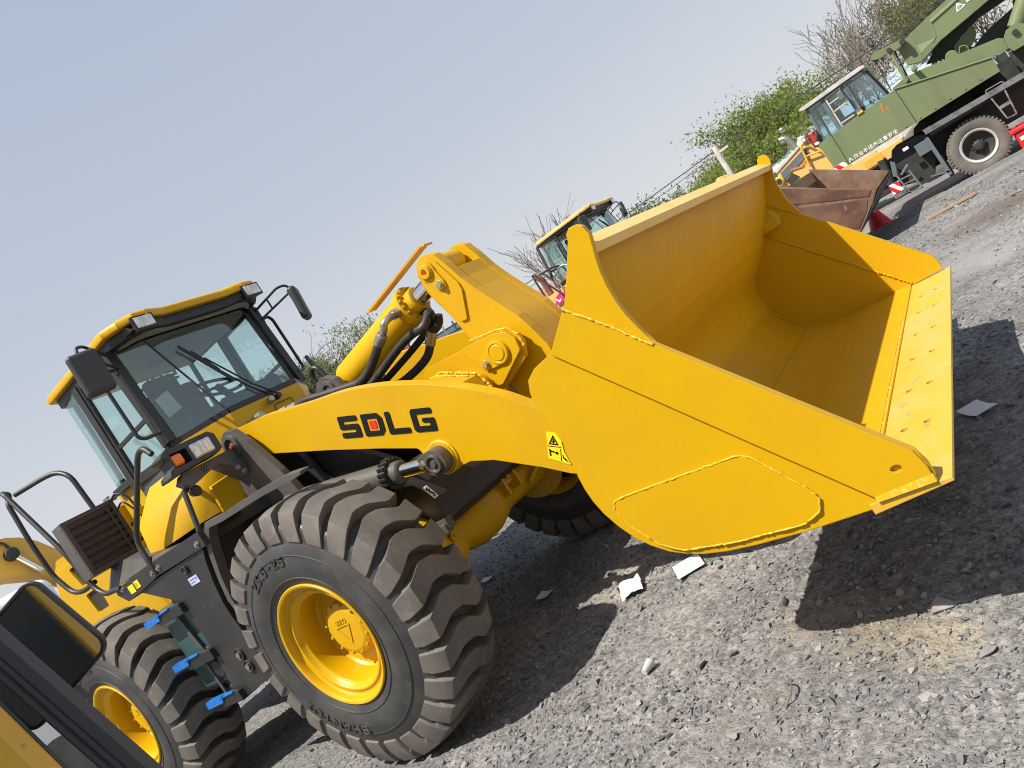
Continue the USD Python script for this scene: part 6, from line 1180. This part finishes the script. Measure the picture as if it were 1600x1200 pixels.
# utility pole and cables
x, y = polar(-13.6, 30)
pz = 1.47 + 30 * math.tan(math.radians(5.05))
pl = thing('utility_pole', 'slender pale concrete utility pole carrying cables beyond the bucket', 'pole', (x, y, -0.4))
part(pl, 'shaft', cyl((0, 0, 0), (0, 0, pz + 0.4 + 0.15), 0.15, 14, r1=0.10), concrete, 40)
part(pl, 'crossarm', bx(-0.45, 0.45, -0.05, 0.05, pz + 0.22, pz + 0.30), concrete)
part(pl, 'cable_coil', sweep([(0.9 + 0.22 * math.cos(t), -0.1, pz + 0.05 + 0.2 * math.sin(t)) for t in np.linspace(0, 11, 40)], 0.02, 6), wire_m, 60)
for j, (dz, label) in enumerate(((0.0, 'thick dark bundled cable strung from the pole'), (-0.14, 'thin lower cable strung from the pole'))):
    pts = []
    for k in range(41):
        t = k / 40; a = -30 + t * 60; d = 30.0
        xx_, yy_ = polar(-13.6, 30); dxy = np.array([math.cos(math.radians(-13.6)), -math.sin(math.radians(-13.6))])
        s_ = -14 + 40 * t; sag = -0.55 * max(0, 1 - abs((s_ - 13) / 13) ** 2) if s_ > 0 else -0.25 * (1 - abs((s_ + 7) / 7) ** 2)
        pts.append((xx_ + dxy[0] * s_, yy_ + dxy[1] * s_ * 1.0, pz + dz + sag * (0.5 + 0.3 * j)))
    top('power_cable', sweep(pts, 0.022 - 0.009 * j, 6), wire_m, label, 'cable', 60)

# ------------------------------------------------------------------ trees
def tree(label, az_, d, hgt, spread, leaf, nleaf, lsize, seed, trunk_h=0.35, droop=0.0, up=0.6, bare=False, base=-0.4, name='tree', lean=0.0, clump=0.35, levels=4, rad=None, kids=(3, 5), group=None):
    g = np.random.default_rng(seed); x, y = polar(az_, d)
    t = thing(name, label, 'tree', (x, y, base), group=group)
    limbs, twigs = [], []
    R = rad or hgt * 0.022
    tips = []
    def grow(p, dr, L, r, lev):
        k = 5; pts = [p]; q = p.copy(); dd = dr.copy()
        for i in range(k):
            dd = dd + g.normal(0, 0.06 if bare else 0.12, 3) + np.array([0, 0, (0.07 * up if lev < 3 else -droop * 0.35)])
            dd /= np.linalg.norm(dd); q = q + dd * L / k; pts.append(q.copy())
        rs = np.maximum(np.linspace(r, r * 0.55, k + 1), 0.011 if lev >= 2 else 0.018)
        (limbs if lev <= 1 else twigs).append(sweep(pts, rs, 6 if lev <= 1 else 4, False))
        if lev >= levels - 1:
            tips.extend(pts[1:]); return
        if lev == levels - 2: tips.extend(pts[3:])
        n = int(g.integers(*kids)) + (1 if lev == 0 else 0)
        for i in range(n):
            f = 0.35 + 0.65 * (i + 1) / n; b = pts[min(k, int(f * k + 0.5))]
            a = g.random() * 2 * np.pi; out = np.array([math.cos(a), math.sin(a), 0]) * spread
            nd = dd * up + out * (0.5 + 0.6 * g.random()) + np.array([0, 0, 0.35 * up]); nd /= np.linalg.norm(nd)
            grow(b.copy(), nd, L * (0.60 + 0.25 * g.random()), rs[-1] * (0.6 + 0.25 * g.random()), lev + 1)
    H = hgt / (1 + 0.75 + 0.5 + 0.3) * 1.05
    trunk_top = np.array([lean * hgt * trunk_h, 0, hgt * trunk_h])
    part(t, 'trunk', sweep([(0, 0, 0), trunk_top * 0.5 + g.normal(0, 0.04, 3) * [1, 1, 0], trunk_top], [R, R * 0.85, R * 0.72], 9), bark_grey if bare else bark, 60)
    for i in range(5 if not bare else 6):
        a = 2 * np.pi * (i + g.random()) / 5; nd = np.array([math.cos(a) * spread * (0.3 + 0.7 * g.random()), math.sin(a) * spread * 0.8, 0.9 * up + 0.3]); nd /= np.linalg.norm(nd)
        grow(trunk_top - [0, 0, 0.1 * i * hgt * trunk_h * 0.5], nd, H * (0.8 + 0.3 * g.random()), R * 0.55, 0)
    allv = np.vstack([m_.vertices for m_ in limbs + twigs]); top_z = np.percentile(allv[:, 2], 99.7); sc = (hgt - trunk_h * hgt) / max(0.1, top_z - trunk_h * hgt)
    def fit(v):
        v = v.copy(); z0 = hgt * trunk_h; m_ = v[:, 2] > z0; v[m_, 2] = z0 + (v[m_, 2] - z0) * sc; return v
    for m_ in limbs + twigs: m_.vertices = fit(m_.vertices)
    part(t, 'limbs', cat(limbs), bark_grey if bare else bark, 60)
    part(t, 'twigs', cat(twigs), bark_grey if bare else bark, 60)
    if leaf is not None:
        T = fit(np.array(tips)); i = g.integers(0, len(T), nleaf)
        c = T[i] + g.normal(0, clump, (nleaf, 3)) * [1, 1, 0.8]
        if droop: c[:, 2] -= np.abs(g.exponential(0.25 * droop, nleaf))
        dens = meshkit.fbm(c * 1.1 + seed, 2, seed); c = c[dens > 0.45]; m_ = len(c)
        a = g.normal(size=(m_, 3)); a /= np.linalg.norm(a, axis=1, keepdims=True)
        if droop: a = a * 0.5 + [0, 0, -0.9]; a /= np.linalg.norm(a, axis=1, keepdims=True)
        b = np.cross(a, g.normal(size=(m_, 3))); b /= np.linalg.norm(b, axis=1, keepdims=True)
        s = lsize * (0.6 + 0.8 * g.random((m_, 1))); w_ = 0.28 if droop else 0.42
        V = np.stack([c - a * s, c + b * s * w_, c + a * s, c - b * s * w_], 1).reshape(-1, 3)
        F_ = np.arange(m_ * 4).reshape(-1, 4)
        part(t, 'crown', (V, F_), leaf, False)
    return t
tree('drooping willow with fresh green leaves behind the loader cab', -46.2, 26, 6.2, 0.75, leaf_willow, 26000, 0.062, 5, 0.30, 0.55, 0.55, name='willow_tree', clump=0.20, base=-0.4)
tree('smaller willow to the left side of the drooping willow', -48.6, 29, 4.5, 0.8, leaf_willow, 11000, 0.062, 15, 0.25, 0.5, 0.5, name='willow_tree', clump=0.2, base=-0.4)
tree('low shrubby green tree between willow and tilt cylinder', -42.2, 30, 4.3, 0.8, leaf_willow, 11000, 0.062, 16, 0.25, 0.2, 0.5, clump=0.25, base=-0.4)
tree('leafless grey twiggy tree peeking over the second loader cab', -27.3, 27, 6.0, 0.5, None, 0, 0, 8, 0.40, 0, 0.9, True, name='bare_tree', levels=4, kids=(2, 4), rad=0.06)
tree('rounded green bush tree right of the second loader cab', -20.4, 33, 4.4, 0.7, leaf_mid, 18000, 0.07, 21, 0.25, 0, 0.6, clump=0.35)
tree('dark green spreading tree left of the concrete pole', -16.9, 38, 4.3, 0.9, leaf_mid, 30000, 0.075, 22, 0.22, 0, 0.5, clump=0.4)
tree('sparse olive tree top just above the concrete pole', -13.2, 44, 5.6, 0.7, leaf_olive, 15000, 0.075, 23, 0.35, 0, 0.6, clump=0.35)
tree('bright yellow green tree right of the concrete pole', -11.2, 37, 5.0, 0.9, leaf_bright, 46000, 0.075, 24, 0.20, 0, 0.55, clump=0.42)
tree('bright green tree with tall tip left of the crane cab', -8.3, 39, 6.2, 0.8, leaf_bright, 42000, 0.075, 25, 0.20, 0, 0.6, clump=0.40)
tree('brownish green tree directly behind the crane cab roof', -6.8, 42, 4.9, 0.9, leaf_olive, 36000, 0.075, 26, 0.20, 0, 0.5, clump=0.42)
tree('bare branching tree with spreading grey limbs above the crane cab', -4.1, 34, 7.3, 0.66, None, 0, 0, 31, 0.25, 0, 0.85, True, name='bare_tree', levels=5, kids=(2, 4), rad=0.13)
tree('tall poplar with sparse brown green leaves beside the bare tree', -1.1, 36, 6.9, 0.26, leaf_olive, 14000, 0.062, 32, 0.20, 0, 1.1, name='poplar_tree', clump=0.28)
tree('second poplar with greener leaves behind the crane lever', 1.0, 37, 5.8, 0.30, leaf_olive, 13000, 0.062, 33, 0.20, 0, 1.0, name='poplar_tree', clump=0.3)
tree('thin twiggy poplar showing above the crane boom', 2.6, 38, 5.8, 0.5, leaf_olive, 3000, 0.08, 34, 0.2, 0, 0.9, name='poplar_tree', clump=0.3, rad=0.07)

# ------------------------------------------------------------------ excavator at the left
ex = thing('excavator', 'old yellow excavator with arched boom beyond the loader rear', 'excavator', (-8.2, 0, 0))
bm = [(-1.6, 2.95), (-0.6, 3.20), (0.46, 3.175), (0.62, 3.09), (0.765, 2.95), (0.92, 2.72), (1.02, 2.45), (0.98, 2.25), (0.81, 2.30), (0.615, 2.52), (0.30, 2.68), (-0.1, 2.76), (-0.8, 2.72), (-1.6, 2.30)]
part(ex, 'boom', exx(bm, 0.0, 0.42, 0.02), yellow_old, 25)
part(ex, 'boom_ridge', [sweep([(0.2, y_, z_ + 0.03) for y_, z_ in bm[1:7]], 0.03, 8)], rust_pipe)
part(ex, 'pivot_boss', [cyl((0.41, 0.41, 2.93), (0.52, 0.41, 2.93), 0.085, 20, ch=0.01)], undercar, 40)
part(ex, 'cylinder_rod', cyl((0.47, 0.41, 2.93), (0.47, 0.62, 2.52), 0.04, 14), chrome, 40)
part(ex, 'cylinder', cyl((0.47, 0.60, 2.55), (0.47, 1.0, 1.7), 0.075, 18), yellow_old, 40)
part(ex, 'dipper_stick', exx([(0.9, 2.45), (1.05, 2.4), (1.25, 0.6), (1.0, 0.6), (0.80, 2.3)], 0.05, 0.37), yellow_old, 25)
part(ex, 'bucket', exx([(0.95, 0.75), (1.3, 0.75), (1.5, 0.25), (1.2, 0.02), (0.8, 0.1)], -0.3, 0.7, 0.02), rust, 25)
part(ex, 'boom_hose', [sweep(catmull([(0.44, -0.5, 3.15), (0.44, 0.3, 3.16), (0.46, 0.45, 2.98)]), 0.018, 7)], hose_m)
part(ex, 'house', bx(-0.9, 1.4, -4.2, -1.7, 1.0, 2.3), yellow_old)
part(ex, 'cabin', hullm([(0.7, -3.0, 2.3), (1.5, -3.0, 2.3), (0.7, -1.7, 2.3), (1.5, -1.7, 2.3), (0.75, -2.9, 3.0), (1.45, -2.9, 3.0), (0.75, -1.9, 3.0), (1.45, -1.9, 3.0)]), dgrey, 20)
for xx_ in (-0.8, 1.0): part(ex, 'track', exx(rp(sbox(-4.6, 0.0, -1.2, 0.95), 0.0).buffer(-0.3).buffer(0.3), xx_ - 0.3, xx_ + 0.3), undercar)
# small yellow machine behind the rear of the loader
pk = thing('van', 'white van with rounded roof edge just above the foreground mirror', 'van', (-7.6, 0.24, 0), 90)
part(pk, 'body', rbox(-5.0, 0.0, -0.95, 0.95, 0.45, 2.40, 0.16), white, 50)
part(pk, 'side_window', rbox(-1.4, -0.35, -0.965, -0.94, 1.55, 2.15, 0.01), undercar)
part(pk, 'windscreen', rbox(-0.02, 0.012, -0.75, 0.75, 1.5, 2.2, 0.01), undercar)
part(pk, 'bumper', rbox(-0.3, 0.06, -0.95, 0.95, 0.35, 0.65, 0.05), black)
for xx_ in (-4.0, -0.9): part(pk, 'wheel', cyl((xx_, -0.98, 0.36), (xx_, -0.72, 0.36), 0.36, 24, ch=0.04), rubber_grey, 35)

# ------------------------------------------------------------------ the machine in the left foreground: mirror, window pillar, yellow panel
TR, BR, BL = np.array([1.772, -3.077, 1.640]), np.array([1.826, -3.044, 1.437]), np.array([1.712, -3.126, 1.408])
Vm = (TR - BR); Lv = np.linalg.norm(Vm); Vm /= Lv
Um = BR - BL; Um -= Vm * (Um @ Vm); Um /= np.linalg.norm(Um); Nm = np.cross(Um, Vm)
Wm = 0.24; O = BR - Um * Wm
fg = thing('parked_machine', 'dark cab edge with rear view mirror and yellow panel in the left foreground', 'machine', (0, 0, 0))
outer = sbox(0, 0, Wm, Lv).buffer(-0.03).buffer(0.03)
mg = group_part(fg, 'mirror')
part(mg, 'mirror_glass', plate(outer.buffer(-0.007), O, Um, Vm, 0.002), mirror_m, 30)
ringp = outer.difference(outer.buffer(-0.007))
part(mg, 'mirror_rim', plate(ringp, O - Nm * 0.004, Um, Vm, 0.010), black, 30)
bk = [O - Nm * 0.005 + Um * a + Vm * b for a, b in np.array(outer.exterior.coords)] + [O - Nm * 0.05 + Um * a + Vm * b for a, b in np.array(outer.buffer(-0.03).exterior.coords)]
part(mg, 'mirror_housing', hullm(bk), roofgrey, 40)
Bk = np.array([1.785, -3.138, 1.385])
part(mg, 'mirror_clamp', [hullm([Bk + Um * a + Vm * b + Nm * c_ for a in (-0.022, 0.016) for b in (-0.016, 0.016) for c_ in (-0.02, 0.015)]), cyl(Bk - Um * 0.05 + Vm * 0.012, Bk + Um * 0.012 + Vm * 0.004, 0.012, 12), cyl(Bk + Nm * 0.012, Bk + Nm * 0.028, 0.009, 6)], black, 25)
Pa, Pb = np.array([1.875, -3.247, 1.705]), np.array([1.993, -3.176, 1.228])
ax_ = (Pb - Pa) / np.linalg.norm(Pb - Pa); P0, P1 = Pa - ax_ * 0.6, Pb + ax_ * 0.5
part(fg, 'window_pillar', bar(P0, P1, 0.022, 0.030, (0.58, -0.81, 0)), black_soft, 25)
off = np.array([-0.010, -0.020, -0.012])
part(fg, 'pillar_seal', [cyl(P0 + off * 0.9, P1 + off * 0.9, 0.009, 10), cyl(P0 + off * 1.5, P1 + off * 1.5, 0.007, 10)], black, 60)
A0, A1 = np.array([1.832, -3.284, 1.448]), np.array([1.865, -3.266, 1.286]); da = (A1 - A0) / np.linalg.norm(A1 - A0)
S0, S1 = A0 - da * 0.5, A1 + da * 0.5
back_ = np.array([-0.095, -0.062, -0.01])
pts = [S0, S1, S1 + back_, S0 + back_]
part(fg, 'yellow_panel', hullm([p + np.array([0.58, -0.81, 0]) * k for p in pts for k in (0, -0.05)]), yellow_old, 25)
for k0, k1 in ((0.05, 1.3), (1.45, 2.7), (2.85, 6.5)):
    q_ = [S0 + back_ * k0 * 0.8, S1 + back_ * k0 * 0.8, S1 + back_ * k1 * 0.8, S0 + back_ * k1 * 0.8]
    part(fg, 'added_mirror_board', hullm([p + np.array([0.58, -0.81, 0]) * k for p in q_ for k in (-0.056, -0.066)]), black_soft, 25)  # added unseen boards that darken the mirror reflection, gaps leave bright slits
# the rest of its dark cab stands outside the frame; the mirror shows it
part(fg, 'cab_side', [bx(1.55, 1.75, -5.2, -3.75, 0.5, 1.15), bx(1.55, 1.75, -5.2, -3.75, 2.3, 2.6), bx(1.55, 1.72, -4.0, -3.75, 1.15, 2.3), bx(1.55, 1.72, -4.75, -4.62, 1.15, 2.3), bx(1.55, 1.72, -5.2, -5.0, 1.15, 2.3), bx(0.5, 0.7, -5.2, -3.75, 0.5, 2.6), bx(0.7, 1.55, -5.2, -3.75, 2.5, 2.6)], dgrey, 20)
part(fg, 'sill_arm', bar(P1, (1.70, -3.80, 0.62), 0.05, 0.05), dgrey)
part(fg, 'lower_body', bx(0.45, 1.74, -5.2, -3.70, 0.30, 0.498), yellow_old)
for y_ in (-4.9, -4.0): part(fg, 'wheel', cyl((0.6, y_, 0.34), (1.6, y_, 0.34), 0.35, 24, ch=0.03), rubber_grey)
part(fg, 'cab_glass', [quad([(1.66, -4.62, 1.15), (1.66, -4.0, 1.15), (1.66, -4.0, 2.3), (1.66, -4.62, 2.3)]), quad([(1.66, -5.0, 1.15), (1.66, -4.75, 1.15), (1.66, -4.75, 2.3), (1.66, -5.0, 2.3)])], dark_glass, False)
